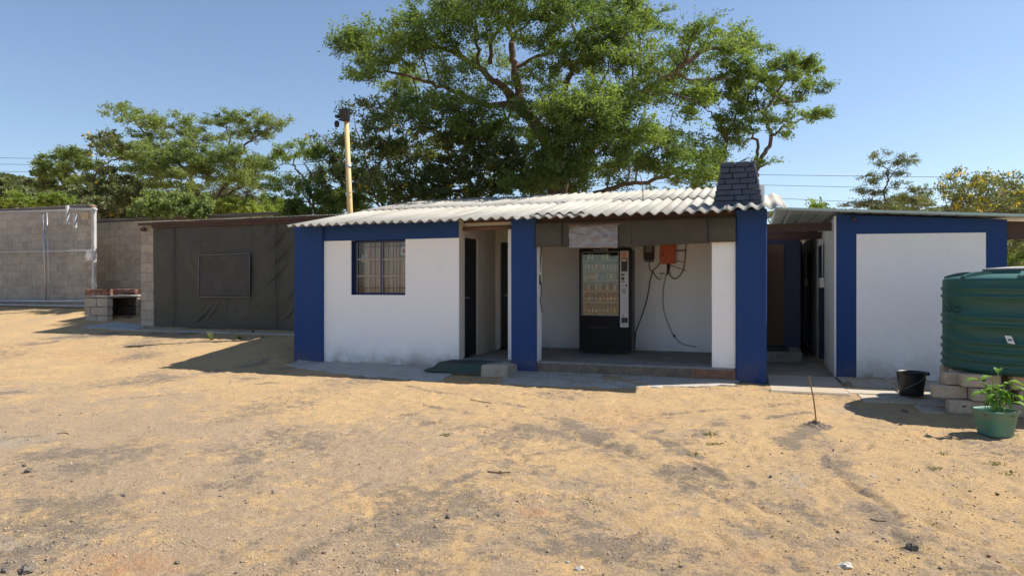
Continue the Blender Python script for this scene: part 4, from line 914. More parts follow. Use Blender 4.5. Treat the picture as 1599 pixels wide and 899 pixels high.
b = MB(); b.cbox(-21.3, -12, 16.57, 16.80, 3.45, 3.53, .01, .006); b.build('coping', pm('stained_coping', (.17, .15, .13), .95, .7, 3, (.10, .09, .08), .8, 30), rw)
lw = blockwall(-26.0, -19.03, 15.45, .66, 3.78, 'tall grey block wall behind the steel sliding gate', seed=3)
b = MB()
xx = -26.0
while xx < -19.7:
    b.cbox(xx, xx + .62, 15.42, 15.66, 3.775, 3.86, .012, .008); xx += .63
b.build('coping', pm('stained_coping', (.17, .15, .13)), lw)
for i, x in enumerate((-19.88, -19.58, -19.30)):
    b = MB(); b.cbox(x, x + .27, 15.46, 15.6, 3.785, 3.855 - .01 * i, .008, .008); b.build('brick', BRICK, lw)
q = ony(132, 337, 15.42); b = MB(); b.cbox(q.x - .14, q.x + .14, 15.435, 15.46, q.z - .11, q.z + .11, .006); b.build('sunlit_block', pm('sunlit_sandy_block', (.60, .45, .27), .9, .4, 8, bump=.5), lw)  # yellowish block, the sunlight falling on it put into its colour

# steel gate
gt = thing('sliding_gate', (-20, 15.15, .7), 'grey steel sliding gate of pipe frame standing before the tall block wall', 'gate')
GY_ = 15.15
def pg(px, py): return ony(px, py, GY_)
tl, tr_ = pg(-60, 333.5), pg(152, 327.5); bl, br = pg(-60, 470), pg(150, 474)
def rail(name, a, c_, r, mat=GALV, n=8):
    b = MB(); b.tube([a, c_], r, n); return b.build(name, mat, gt)
rail('top_rail', (-23.2, GY_, tl.z), (tr_.x, GY_, tr_.z), .03); rail('middle_rail', (-23.2, GY_, pg(-60, 395).z), (pg(150, 391).x, GY_, pg(150, 391).z), .022)
rail('bottom_rail', (-23.2, GY_, pg(0, 470).z), (br.x, GY_, pg(150, 470).z), .035)
a, c_ = pg(68, 332), pg(73, 472); rail('upright', (a.x, GY_ - .01, a.z), (c_.x, GY_ - .01, c_.z), .022); a, c_ = pg(71.5, 332), pg(76.5, 472); rail('upright', (a.x, GY_ + .04, a.z), (c_.x, GY_ + .04, c_.z), .018)
b = MB(); a, c_ = pg(151, 325), pg(155, 478); b.cbox(a.x - .05, a.x + .045, GY_ - .12, GY_ - .02, c_.z - .3, a.z, .01); b.build('gate_post', GREYP, gt)
b = MB(); a = pg(144, 399.5); b.cbox(a.x - .14, a.x + .11, GY_ - .10, GY_ - .04, a.z - .13, a.z + .13, .008); lb = b.build('lock_plate', WPL, gt)
b = MB(); 
for dx in (-.1, .07):
    for dz in (-.09, .09): b.tube([(a.x + dx, GY_ - .115, a.z + dz), (a.x + dx, GY_ - .10, a.z + dz)], .012, 6)
b.build('bolt', BLK, lb)
for px, y0, y1 in ((105, 321, 350), (117, 333, 356)):
    a, c_ = ony(px, y0, 15.0), ony(px + 1, y1, 15.0); b = MB(); b.cbox(a.x - .045, a.x + .045, 14.97, 15.05, c_.z, a.z, .01); b.build('guide_bracket', GREYP, gt)
b = MB(); a = ony(104, 324, 15.02); c_ = ony(150, 327, 15.02); b.tube([(a.x, 15.06, a.z - .03), (c_.x, 15.06, c_.z - .01)], .03, 8); b.build('guide_bar', GALV, gt)
b = MB(); b.cbox(-23.2, -18.0, 15.10, 15.22, .74, .79, .01); b.build('bottom_channel', GREYP, gt)
b = MB(); b.cbox(-26.0, -17.9, 15.06, 15.30, .50, .62, .02, .01); tag(b.build('gate_track', CONC), kind='structure')
b = MB(); gy0, gy1 = pg(0, 470).z, tl.z
for i in range(70):
    x = -23.1 + 4.15 * i / 70
    b.tube([(x, GY_ + .025, gy0), (x, GY_ + .025, gy1 - .02)], .0028, 3, False)
for i in range(16):
    z = gy0 + (gy1 - gy0) * i / 16; b.tube([(-23.2, GY_ + .031, z), (-18.95, GY_ + .031, z)], .0028, 3, False)
o = b.build('wire_infill', GALV, gt); o['kind'] = 'stuff'

# braai of blocks and bricks
bq = thing('brick_braai', (-16.2, 14.2, .45), 'open brick and block barbecue stand before the block wall', 'barbecue')
BX = onx(167, 500, 0) if False else ony(168, 500, 13.5).x; x0b = ony(132, 500, 13.5).x
def bb_(name, mat, *a, j=.006, c=.012): b = MB(); b.cbox(*a, c, j); return b.build(name, mat, bq)
BRC = BLOCK; zt = .45 + .60
SHADED = pm('shaded_block', (0.11, 0.085, 0.065), .95, .8, 5, (0.04, 0.033, 0.028), .8, 50, .01)  # block darkened: the shade under the slab is put into its colour
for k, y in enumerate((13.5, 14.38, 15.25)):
    BRC = BLOCK if k == 0 else SHADED  # inner legs carry the shade of the openings in their colour
    for r in range(3):
        z = .35 + r * .233
        if r % 2 == 0: 
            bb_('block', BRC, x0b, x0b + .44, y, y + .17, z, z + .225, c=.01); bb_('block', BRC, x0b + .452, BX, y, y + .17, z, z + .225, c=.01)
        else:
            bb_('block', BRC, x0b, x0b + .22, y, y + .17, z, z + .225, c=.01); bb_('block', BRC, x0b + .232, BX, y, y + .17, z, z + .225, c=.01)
bb_('slab', CONC, x0b - .02, BX + .04, 13.46, 15.50, 1.055, 1.115, j=.015, c=.02)
zz = 1.118
for y in (13.5, 14.36, 15.2):
    for r in range(2):
        for i in range(4):
            bb_('brick', BRICK, x0b + .01 + i * .205, x0b + .01 + i * .205 + .195, y + R.uniform(-.01, .01), y + .11, zz + r * .085, zz + r * .085 + .078, j=.005, c=.007)
for r in range(2):
    for i in range(8): bb_('brick', BRICK, x0b, x0b + .105, 13.63 + i * .225 - (.0), 13.63 + i * .225 + .215, zz + r * .085 + .001, zz + r * .085 + .076, j=.004, c=.007) if not (abs(13.63 + i * .225 - 14.36) < .23 or abs(13.63 + i * .225 - 15.2) < .23) else None
for y in (14.38, 15.25):
    for r in range(3): bb_('block', BLOCK, BX + .001, BX + .05, y, y + .17, .35 + r * .233, .35 + r * .233 + .225, c=.008)
bb_('shade_panel', SHADED, x0b + .01, x0b + .10, 13.69, 15.24, .35, 1.05)  # panel added to keep light out of the openings, coloured as their shade
bb_('hearth', SHADED, x0b + .1, BX + .1, 13.7, 15.5, .40, .46, j=.01)  # hearth in the same shade-darkened colour
for i, (dx, dy) in enumerate(((.0, 0), (-.12, .10))):
    b = MB(); b.cbox(BX + .06 + dx, BX + .22 + dx, 13.95 + dy, 14.12 + dy, .47 + .0 * i, .545, .01, .006); b.build('brick', BRICK, bq)
b = MB(); a = gxy(148, 512); slab('concrete_strip', [gxy(128, 512), gxy(215, 516), gxy(235, 509), gxy(180, 504)], None, .05, CONC, sub=4, lift=.03, seed=9)

# ------------------------------------------------------------------ water tank on bricks
TX, TY, TR = 3.08, 9.50, .88
tk = thing('water_tank', (TX, TY, .42), 'round dark green ribbed plastic water tank standing on stacked bricks', 'water tank')
prof = [(.02, .415), (TR - .05, .415), (TR, .44)]
ribs = [.47, .56, .67, .76, .95, 1.04, 1.27, 1.36]
z = .45
for r_ in ribs: prof += [(TR, r_ - .022), (TR + .016, r_ - .010), (TR + .018, r_), (TR + .016, r_ + .010), (TR - .001, r_ + .022)]
prof += [(TR, 1.44), (TR - .005, 1.465), (TR - .03, 1.485), (TR - .2, 1.515), (.50, 1.535), (.47, 1.54)]
b = MB(); b.lathe(prof, (TX, TY, 0), 96); b.build('tank_body', TANK, tk)
b = MB(); b.lathe([(.475, 1.53), (.47, 1.57), (.465, 1.578), (.36, 1.58), (.33, 1.55)], (TX, TY, 0), 64); b.build('neck', TANK, tk)
b = MB(); b.lathe([(.46, 1.575), (.475, 1.58), (.475, 1.592), (.45, 1.600), (.2, 1.618), (.001, 1.62)], (TX, TY, 0), 64); b.build('lid', pm('dusty_lid', (.40, .38, .36), .8, .6, 5, (.25, .23, .22)), tk)
for a_, L_ in ((math.radians(205), .0), (math.radians(247), .0), (math.radians(290), 0), (math.radians(160), 0), (math.radians(110), 0), (math.radians(60), 0), (math.radians(10), 0), (math.radians(330), 0)):
    b = MB(); u_ = Vector((math.cos(a_), math.sin(a_), 0)); v_ = Vector((-u_.y, u_.x, 0)); ps = []
    for i in range(9):
        t = i / 8; r_ = TR - .02 - t * .40; h = 1.455 + .02 + .085 * math.sin(math.pi * min(1, t * .62 + .12)); ps.append((r_, h))
    vs = []; 
    for r_, h in ps:
        c_ = Vector((TX, TY, 0)) + u_ * r_
        for (dv, dz) in ((-.045, 1.44 - h), (-.028, 0), (.028, 0), (.045, 1.44 - h)): q = c_ + v_ * dv; vs.append((q.x, q.y, h + dz))
    fs = [(i * 4 + k, i * 4 + k + 1, (i + 1) * 4 + k + 1, (i + 1) * 4 + k) for i in range(8) for k in range(3)] + [(0, 1, 2, 3), (35, 34, 33, 32)]
    b.add(vs, fs); b.build('lifting_rib', TANK, tk)
def oncyl(px, py, rad=TR + .004):
    t = (px - 800) / F; d = Vector((t * CY - SY, t * SY + CY)); o = -Vector((TX, TY)); A = d.dot(d); B = 2 * d.dot(o); C = o.dot(o) - rad * rad
    disc = max(B * B - 4 * A * C, 0); k = (-B - math.sqrt(disc)) / (2 * A); return Vector((d.x * k, d.y * k, EYE - (py - HOR) / F * k))
INK = pm('black_marker', (.006, .010, .012), .6)
def ink(pts, w=.012):
    P = smooth_path([oncyl(*p) for p in pts], 5); b = MB(); vs = []
    for i, p in enumerate(P):
        d = (P[min(i + 1, len(P) - 1)] - P[max(i - 1, 0)]).normalized(); n = Vector((p.x - TX, p.y - TY, 0)).normalized(); s_ = d.cross(n).normalized() * w / 2
        vs += [p + s_, p - s_]
    b.add(vs, [(2 * i, 2 * i + 1, 2 * i + 3, 2 * i + 2) for i in range(len(P) - 1)]); return b.build('painted_letter', INK, tk)
ink([(1484.5, 469), (1485, 476), (1485.5, 483), (1482, 486), (1479, 483), (1477, 480)])
ink([(1494, 480), (1489, 482), (1489, 486), (1494, 487), (1499, 485), (1500, 481), (1496, 479), (1491, 480.5)])
ink([(1476, 479), (1472.5, 480), (1471.5, 484), (1474, 486.5), (1477, 484), (1476.5, 480)])
sk = MB(); P = [oncyl(*p, TR + .022) for p in ((1569, 523.5), (1580, 524.5), (1586, 537.5), (1574, 535.5))]; sk.add(P, [(0, 1, 2, 3), (3, 2, 1, 0)]); s1 = sk.build('sticker', WPL, tk)
sk = MB(); P = [oncyl(*p, TR + .026) for p in ((1574, 529), (1580, 529), (1581, 532), (1575, 532))]; sk.add(P, [(0, 1, 2, 3)]); sk.build('sticker_print', pm('blue_print', (.05, .12, .30), .5), s1)
vx, vy = TX + .28, TY - TR - .02
b = MB(); b.tube([(vx, vy + .06, .50), (vx, vy - .05, .50)], .03, 12); vv = b.build('outlet_valve', BLK, tk); b = MB(); b.tube([(vx, vy - .02, .53), (vx, vy - .02, .56)], .012, 8); b.tube([(vx - .13, vy - .03, .575), (vx + .10, vy - .03, .55)], .013, 8); b.build('handle', RED, vv)
# hollow bricks under the tank
HB = pm('hollow_cement_brick', (.47, .375, .28), .95, .6, 5, (.32, .245, .18), .8, 45, .01, rnd=.12, var2=.12)
TB = Vector((TX, TY, 0))
rb = random.Random(12); lab = {0: 'bottom', 1: 'middle', 2: 'top'}
HOLE = pm('dark_hole', (.02, .017, .014), .95)
cols_ = [(-.86, -.42, 0.0), (-.74, -.60, 1)]
def tankbrick(x, y, z, L, label, ang=0.0, hole=True, d=.16, h=.142):
    x += .07
    t = thing('cement_brick', (x, y, z), label, 'brick', 'cement bricks stacked under the water tank'); t.rotation_euler = (0, 0, ang)
    m_ = MB(); m_.cbox(-L / 2, L / 2, 0, d, 0, h, .010, .004, rb); m_.build('brick_body', HB, t, local=True)
    if hole:
        m_ = MB(); m_.lathe([(.001, 0), (.045, 0)], (0, 0, 0), 12); 
        vs = [(.045 * math.cos(a), -.003, h * .62 + .016 * min(math.sin(a), .25)) for a in [i * math.pi / 8 for i in range(16)]]; m_ = MB(); m_.add(vs, [tuple(range(16))]); m_.build('finger_hole', HOLE, t, local=True)
    return t
names = {(0, 0): 'cement brick in the bottom course at the left corner under the tank', (0, 1): 'second cement brick from the left in the bottom course under the tank', (0, 2): 'third bottom course cement brick, behind the pot plant',
         (1, 0): 'plain cement brick in the middle course at the left corner under the tank', (1, 1): 'cement brick with a dark finger hole in the middle course, second from the left', (1, 2): 'middle course cement brick behind the pot plant leaves',
         (2, 0): 'dark end of a cement brick at the left corner of the top course', (2, 1): 'cement brick with a finger hole right under the left part of the tank', (2, 2): 'top course cement brick above the pot plant', (2, 3): 'top course cement brick right of the pot plant', (1, 3): 'middle course cement brick right of the pot plant', (0, 3): 'bottom course cement brick right of the pot plant'}
FY = 8.86
for r in range(3):
    z = -.035 + .15 * r
    xs_ = {0: [2.20, 2.58, 3.00, 3.42], 1: [2.07, 2.42, 2.86, 3.22], 2: [2.10, 2.32, 2.80, 3.20]}[r]
    for i, x in enumerate(xs_):
        L = .34 if not (r == 2 and i == 0) else .16
        off = {(2, 0): .14, (1, 0): .12, (0, 0): .05}.get((r, i), 0)
        if (r, i) == (2, 1): x = 2.345; L = .37
        tankbrick(x, FY + off - .02 * (2 - r) + rb.uniform(-.02, .02), z, L, names[(r, i)], rb.uniform(-.06, .06), hole=(r, i) in ((2, 1), (1, 1), (0, 0), (0, 1)))
k = 0
rowlab = ['bottom', 'middle', 'top']
for r in range(3):
    for yy in (9.25, 9.7, 10.12):
        for i, x in enumerate((2.34, 2.78, 3.22, 3.66)):
            if (x - TX) ** 2 + (yy - TY) ** 2 > .80: continue
            t = tankbrick(x, yy, -.035 + .15 * r, .36, 'cement brick hidden in the stack under the tank behind the front bricks', 0, False)

# bucket
bp_ = G(1428, 622); bx, by = bp_.x, bp_.y + .16; bk = thing('bucket', (bx, by, .0), 'black plastic bucket standing on the paving left of the tank bricks', 'bucket')
b = MB(); b.lathe([(.001, .012), (.125, .012), (.13, -.003), (.138, .02), (.165, .26), (.168, .285), (.180, .287), (.180, .298), (.164, .298), (.160, .27), (.13, .03), (.001, .03)], (bx, by, .0), 40); b.build('bucket_body', BLK, bk)
b = MB(); b.tube(smooth_path([(bx + .178, by - .02, .28), (bx + .07, by - .19, .21), (bx - .02, by - .185, .15), (bx - .10, by - .165, .10)], 6), .0035, 6); b.build('handle', pm('dull_wire', (.18, .17, .16), .6), bk)
b = MB(); b.cbox(bx + .17, bx + .20, by - .03, by + .03, .255, .30, .006); b.build('handle_lug', BLK, bk)

# pot plant
pp = G(1562, 685); px_, py_ = pp.x, pp.y + .14; pz = gzr(px_, py_) + .0
pot = thing('plant_pot', (px_, py_, pz), 'faded green square plastic pot with a leafy seedling at the right edge', 'plant pot')
POTM = pm('faded_green_pot', (.075, .23, .17), .6, .9, 3, (.22, .21, .16), .2, 40, .003, stretch=(1, 1, 3))
def sq(r, k=5, n=40):
    return [(r * (abs(math.cos(t)) ** (2 / k)) * (1 if math.cos(t) > 0 else -1), r * (abs(math.sin(t)) ** (2 / k)) * (1 if math.sin(t) > 0 else -1)) for t in [2 * math.pi * i / n for i in range(n)]]
b = MB(); rings = [(.112, 0), (.120, .03), (.152, .235), (.160, .24), (.166, .262), (.157, .262), (.150, .235), (.145, .21)]
vs = []; ca, sa = math.cos(.42), math.sin(.42)
for r_, z in rings:
    for (x, y) in sq(r_): vs.append((px_ + x * ca - y * sa, py_ + x * sa + y * ca, pz + z + (.004 * math.sin(x * 20) if z > .2 else 0)))
b.add(vs, [(i * 40 + k, i * 40 + (k + 1) % 40, (i + 1) * 40 + (k + 1) % 40, (i + 1) * 40 + k) for i in range(len(rings) - 1) for k in range(40)] + [tuple(range(39, -1, -1))], True); b.build('pot_body', POTM, pot)
b = MB(); b.grid(lambda u, v: (px_ + (u - .5) * .25, py_ + (v - .5) * .25, pz + .215 + .02 * (float(fbm(np.array([u * 8]), np.array([v * 8]), 3, 4)[0]) - .4)), 16, 16, False); b.build('potting_soil', pm('pot_soil', (.10, .07, .05), .95, .6, 20, bump=.8, bscale=60), pot)
pl = thing('seedling', (px_, py_, pz + .21), 'bright leafy seedling growing in the green pot', 'plant')
PLM = pm('fresh_leaf', (.17, .30, .05), .45, .6, 8, (.11, .21, .035), .2, 60, .002, rnd=.2)
rl = random.Random(21)
def leaf(base, dirv, L, w, droop, parent):
    d = Vector(dirv).normalized(); up = Vector((0, 0, 1)); s_ = d.cross(up).normalized(); vs = []; n = 6
    for i in range(n + 1):
        t = i / n; c_ = Vector(base) + d * (L * t) + Vector((0, 0, -droop * L * t * t)); ww = w * (math.sin(math.pi * min(1, t * .92 + .04)) ** .8) * (1 - .25 * t)
        cu = s_ * ww / 2
        vs += [c_ - cu + Vector((0, 0, ww * .22)), c_, c_ + cu + Vector((0, 0, ww * .22))]
    fs = [(i * 3 + k, i * 3 + k + 1, i * 3 + k + 4, i * 3 + k + 3) for i in range(n) for k in (0, 1)]
    b = MB(); b.add(vs, fs, True); return b.build('leaf', LFP, parent)
LFP = leafmat('seedling_leaf', (.14, .26, .035), (.2, .34, .05), .35)
LFP.node_tree.nodes['Attribute'].attribute_type = 'OBJECT' if False else 'GEOMETRY'
stems = []
for i in range(10):
    a = rl.uniform(0, 6.28); rad = rl.uniform(.01, .11); bx_, by_ = px_ + rad * math.cos(a), py_ + rad * math.sin(a) * .8; h = rl.uniform(.13, .33)
    tp = Vector((bx_ + rl.uniform(-.09, .09), by_ + rl.uniform(-.07, .07), pz + .215 + h)); mid = (Vector((bx_, by_, pz + .21)) + tp) / 2 + Vector((rl.uniform(-.02, .02), 0, .01))
    b = MB(); b.tube(smooth_path([(bx_, by_, pz + .20), mid, tp], 5), [.0045] * 10 + [.003], 6); b.build('stem', PLM, pl)
    for k in range(3 if h > .2 else 2):
        a2 = a + k * 2.2 + rl.uniform(-.5, .5); leaf(tp - Vector((0, 0, .04 * k)), (math.cos(a2), math.sin(a2), rl.uniform(.1, .6)), rl.uniform(.10, .15), rl.uniform(.06, .09), rl.uniform(.3, .9), pl)
for dx, dz, a2 in ((-.19, .33, 3.0), (-.13, .20, 3.3), (.17, .26, 0.0), (.16, .12, -.3), (.02, .40, 1.5), (-.05, .36, 3.6), (.13, .32, .3), (.08, .20, -.8)):
    base = Vector((px_ + dx * .45, py_ - .03, pz + .215 + dz * .75)); tip = Vector((px_ + dx * .8, py_ - .03, pz + .215 + dz))
    b = MB(); b.tube(smooth_path([(px_ + dx * .3, py_, pz + .20), base, tip], 5), .0035, 6); b.build('stem', PLM, pl); leaf(tip, (math.cos(a2), math.sin(a2) * .5 - .3, .35), .13, .085, .6, pl)

# iron rod stuck in the ground
g1 = G(1277, 665); tip = g1 + Vector((-.085, .02, .515)); z0 = gzr(g1.x, g1.y)
b = MB(); b.tube(smooth_path([(g1.x, g1.y, z0 - .1), (g1.x - .035, g1.y, z0 + .25), tuple(tip)], 5), .007, 7); tag(b.build('iron_rod', pm('rusty_rod', (.20, .10, .05), .9, .7, 30, (.09, .05, .03)), origin=tuple(g1)), 'thin rusty iron rod stuck upright in the sand before the passage', 'rod')
# soil heap at its foot
b = MB(); b.grid(lambda u, v: (g1.x - .24 + .46 * u, g1.y - .16 + .32 * v, gzr(g1.x - .24 + .46 * u, g1.y - .16 + .32 * v) - .01 + .042 * math.exp(-(((u - .5) * 3.4) ** 2 + ((v - .5) * 3.4) ** 2)) * (1 + .6 * math.sin(u * 31) * math.cos(v * 23))), 26, 20, False)
tag(b.build('soil_heap', pm('dark_soil', (.22, .165, .115), .97, .7, 20, (.13, .10, .075), 1.0, 60, .02), origin=tuple(g1)), 'small heap of dark crumbly soil at the foot of the iron rod', 'soil heap')

# ------------------------------------------------------------------ vending machine
VY = 12.02
a = ony(905, 548, VY); c_ = ony(985.5, 548, VY); vx0, vx1 = a.x, c_.x; vzb = .176; vzt = ony(905, 388, VY).z
vm = thing('vending_machine', ((vx0 + vx1) / 2, VY, vzb), 'black glass fronted vending machine full of snacks and bottles in the open bay', 'vending machine')
def VP(px, py, y=VY): return ony(px, py, y)
gx0, gz1 = VP(908.5, 393).x, VP(908, 393.5).z; gx1, gz0 = VP(966.5, 493).x, VP(966, 493).z
z0 = vzb + .06
b = MB(); b.cbox(vx0 + .05, vx1 - .06, VY + .13, VY + .80, z0, vzt - .02, .008)
b = MB(); b.box(vx0 + .05, vx0 + .07, VY + .10, VY + .80, z0, vzt - .02); b.box(vx1 - .08, vx1 - .06, VY + .10, VY + .80, z0, vzt - .02); b.box(vx0 + .07, vx1 - .08, VY + .74, VY + .80, z0, vzt - .02)
b.box(vx0 + .07, vx1 - .08, VY + .10, VY + .74, vzt - .08, vzt - .02); b.box(vx0 + .07, vx1 - .08, VY + .10, VY + .74, z0, gz0 - .05); b.build('cabinet', VMS, vm)
b = MB(); b.box(vx0, gx0, VY, VY + .10, z0, vzt); b.box(gx1, vx1, VY, VY + .10, z0, vzt); b.box(gx0, gx1, VY, VY + .10, gz1, vzt); b.box(gx0, gx1, VY, VY + .10, z0, gz0)
vd = b.build('door', VMB, vm)
b = MB(); b.box(gx0, gx1, VY + .012, VY + .018, gz0, gz1); b.build('glass', GLASS, vm)
b = MB(); t_ = .012
b.box(gx0, gx1, VY - .004, VY - .001, gz1 - t_, gz1); b.box(gx0, gx1, VY - .004, VY - .001, gz0, gz0 + t_); b.box(gx0, gx0 + t_, VY - .004, VY - .001, gz0 + t_, gz1 - t_); b.box(gx1 - t_, gx1, VY - .004, VY - .001, gz0 + t_, gz1 - t_); b.build('glass_trim', pm('trim', (.22, .22, .20), .4, metal=.5), vd)
b = MB(); q0, q1 = VP(918, 507.5), VP(950, 511); b.box(q0.x, q1.x, VY - .012, VY - .001, q1.z, q0.z + .10); b.build('delivery_flap', pm('flap_black', (.010, .010, .012), .6, spec=.2), vd)
b = MB(); b.box(q0.x + .01, q1.x - .01, VY - .016, VY - .013, q1.z - .012, q1.z + .008); b.build('flap_lip', BLK, vd)
for x in (vx0 + .06, vx1 - .10):
    b = MB(); b.cbox(x, x + .05, VY + .03, VY + .09, vzb, z0, .004); b.build('foot', BLK, vm)
b = MB(); b.box(vx0 + .1, vx1 - .12, VY + .12, VY + .70, vzb + .02, z0); b.build('kick_plate', BLK, vm)
# control panel
p0, p1 = VP(968.8, 391.5), VP(982.2, 511); pan = MB(); pan.cbox(p0.x, p1.x, VY - .014, VY - .001, p1.z, p0.z, .004); pn = pan.build('control_panel', SILV, vm)
def pbox(name, px0, py0, px1, py1, mat, y=VY - .017, th=.0028, parent=pn):
    u, w = VP(px0, py0), VP(px1, py1); b = MB(); b.box(min(u.x, w.x), max(u.x, w.x), y - th, y, w.z, u.z); return b.build(name, mat, parent)
pbox('red_notice', 971, 393, 980, 402, pm('faded_red_notice', (.55, .22, .20), .6, .8, 40, (.6, .5, .48)))
pbox('display', 970.8, 403, 980.6, 424, BLK); pbox('paper_scrap', 971.5, 404.5, 979, 408, pm('paper', (.62, .52, .42), .8), VY - .021)
pbox('bill_slot', 970.5, 427.5, 976, 430, BLK); pbox('coin_slot', 971.3, 432.5, 975.5, 437, BLK); pbox('price_label', 971, 439, 976.5, 440.5, BLK)
pbox('button', 977.3, 444, 979.6, 447.5, BLK); pbox('button', 972.8, 443.8, 973.5, 448, BLK); pbox('return_cup', 971.2, 495.5, 981, 504, BLK); pbox('red_mark', 973.5, 491, 975.2, 493.2, RED)
b = MB()
for i in range(3):
    for j in range(4):
        u = VP(973.2 + i * 2.0, 451.5 + j * 1.9); b.box(u.x - .007, u.x + .007, VY - .020, VY - .0165, u.z - .007, u.z + .007)
kp = b.build('keypad', pm('key_grey', (.12, .12, .13), .5), pn)
# print above the glass (illegible at this distance, drawn as the marks it shows)
b = MB(); 
for px0, px1, py0, py1 in ((927, 935.5, 389.7, 391.1),): u, w = VP(px0, py0), VP(px1, py1); b.box(u.x, w.x, VY - .004, VY - .001, w.z, u.z)
u = VP(926.5, 388.5); 
for i, (w_, h_) in enumerate(((1.2, 3.3), (1.6, 3.3), (1.0, 3.3), (1.5, 3.3), (1.4, 3.3), (1.2, 3.3))):
    u, w = VP(937.2 + i * 2.25, 388.4 + .2 * (i % 2)), VP(937.2 + i * 2.25 + w_, 388.4 + h_); b.box(u.x, w.x, VY - .004, VY - .001, w.z, u.z)
b.build('brand_print', pm('grey_print', (.30, .30, .32), .5), vd)
# shelves
LINER = pm('cabinet_liner', (.40, .40, .33), .7, .3, 4)
b = MB(); b.box(gx0 - .02, gx1 + .10, VY + .60, VY + .61, gz0 - .05, gz1 + .03); b.build('liner', LINER, vm)
rows = [(406, 'top', 0), (422, 'second', 1), (437, 'third', 2), (453.5, 'fourth', 3), (471, 'fifth', 4), (490, 'lowest', 5)]
pack_cols = [(.52, .48, .22), (.50, .30, .10), (.35, .36, .30), (.12, .20, .38), (.45, .42, .36), (.40, .14, .08), (.14, .28, .14)]
PM_ = [pm('wrapper_%d' % i, tuple(min(.85, x * 1.5 + .05) for x in c), .35, .5, 12, tuple(min(1, x * 1.6 + .08) for x in c), .5, 30, .01) for i, c in enumerate(pack_cols)]
BM_ = [pm('drink_%d' % i, tuple(min(.8, x * 1.5 + .04) for x in c), .25, .2) for i, c in enumerate([(.30, .12, .05), (.12, .16, .08), (.40, .30, .12), (.16, .15, .14), (.42, .18, .10)])]
rv = random.Random(9)
plan = {0: [None, 0, 0, None, None, 0, 0, None, None, 4], 1: [2, 4, 1, 1, 5, 4, 2, 2, 4, 2], 2: [4, 5, 1, 4, 3, 3, 6, 2, 6, None], 3: [3, 2, None, 2, 2, None, 2, None, 2, 3], }
for (py, nm, r) in rows:
    z = VP(930, py).z; b = MB(); b.box(gx0 - .01, gx1 + .02, VY + .10, VY + .58, z - .018, z - .006); shf = b.build('shelf', LINER, vm)
    b = MB(); b.box(gx0 - .01, gx1 + .02, VY + .085, VY + .098, z - .03, z + .004); b.build('price_rail', pm('price_rail', (.30, .29, .26), .5), shf)
    n = 10; 
    for i in range(n):
        xc = gx0 + .035 + (gx1 - gx0 - .06) * i / (n - 1)
        if r < 4:
            k = plan[r][i]
            if k is None: continue
            w_ = .052; h = .115 + rv.uniform(-.01, .01)
            def fn(u, v, xc=xc, h=h, z=z, s=1): return (xc - w_ / 2 + w_ * u + .003 * math.sin(v * 9), VY + .13 - s * .018 * math.sin(math.pi * u) * math.sin(math.pi * v) ** .6, z + h * v)
            m_ = MB(); m_.grid(lambda u, v: fn(u, v), 6, 7); m_.grid(lambda u, v: fn(1 - u, v, s=-1), 6, 7); o = m_.build('snack_packet', PM_[k], origin=(xc, VY + .13, z))
            tag(o, 'small snack packet on the %s shelf behind the vending machine glass' % nm, 'snack packet', 'snack packets on the %s shelf of the vending machine' % nm)
        else:
            k = [1, 1, 3, 1, 0, 0, 3, 4, 4, 3][i] if r == 4 else [1, 3, 1, 0, 4, 0, 3, 4, 2, 3][i]; h = .15
            t = thing('drink_bottle', (xc, VY + .15, z - .005), 'upright drink bottle on the %s shelf of the vending machine' % ('bottle' if r == 4 else 'lowest'), 'bottle', 'bottles on the %s shelf of the vending machine' % ('fifth' if r == 4 else 'lowest'))
            m_ = MB(); m_.lathe([(.001, 0), (.024, .002), (.025, .09), (.022, .105), (.010, .128), (.010, .138)], (xc, VY + .15, z - .005), 12); m_.build('bottle_body', BM_[k], t)
            m_ = MB(); m_.lathe([(.0255, .035), (.0255, .08)], (xc, VY + .15, z - .005), 12); m_.build('bottle_label', PM_[(i * 3 + r) % 7], t)
            m_ = MB(); m_.lathe([(.012, .136), (.012, .152), (.001, .153)], (xc, VY + .15, z - .005), 10); m_.build('cap', RED if i % 3 else WPL, t)

# electrics on the alcove wall
BY = 12.895
def W_(px, py, y=BY): return ony(px, py, y)
mt_ = thing('electricity_meter', tuple(W_(1015, 400)), 'dark electricity meter box on the alcove wall beside the orange box', 'meter')
p0, p1 = W_(1007, 376), W_(1022.5, 409); b = MB(); b.cbox(p0.x, p1.x, 12.80, BY, p1.z + .05, p0.z, .01); b.build('meter_case', pm('meter_brown', (.035, .03, .03), .5, .3), mt_)
b = MB(); b.box(p0.x + .03, p1.x - .03, 12.794, 12.799, p1.z + .18, p0.z - .04); b.build('meter_window', pm('meter_face', (.22, .20, .18), .3), mt_)
b = MB(); b.cbox(p0.x + .01, p1.x - .01, 12.81, BY, p1.z, p1.z + .05, .01); b.build('terminal_cover', pm('terminal_grey', (.14, .13, .12), .6), mt_)
ob_ = thing('distribution_box', tuple(W_(1044, 400)), 'faded orange metal electrical box on the alcove wall', 'electrical box')
p0, p1 = W_(1032.5, 372), W_(1056, 412); b = MB(); b.cbox(p0.x, p1.x, 12.76, BY, p1.z, p0.z, .008); b.build('box_body', ORANGE, ob_)
q = W_(1037, 398.5); b = MB(); b.tube([(q.x, 12.76, q.z), (q.x, 12.745, q.z)], .016, 10); b.build('lock', BLK, ob_)
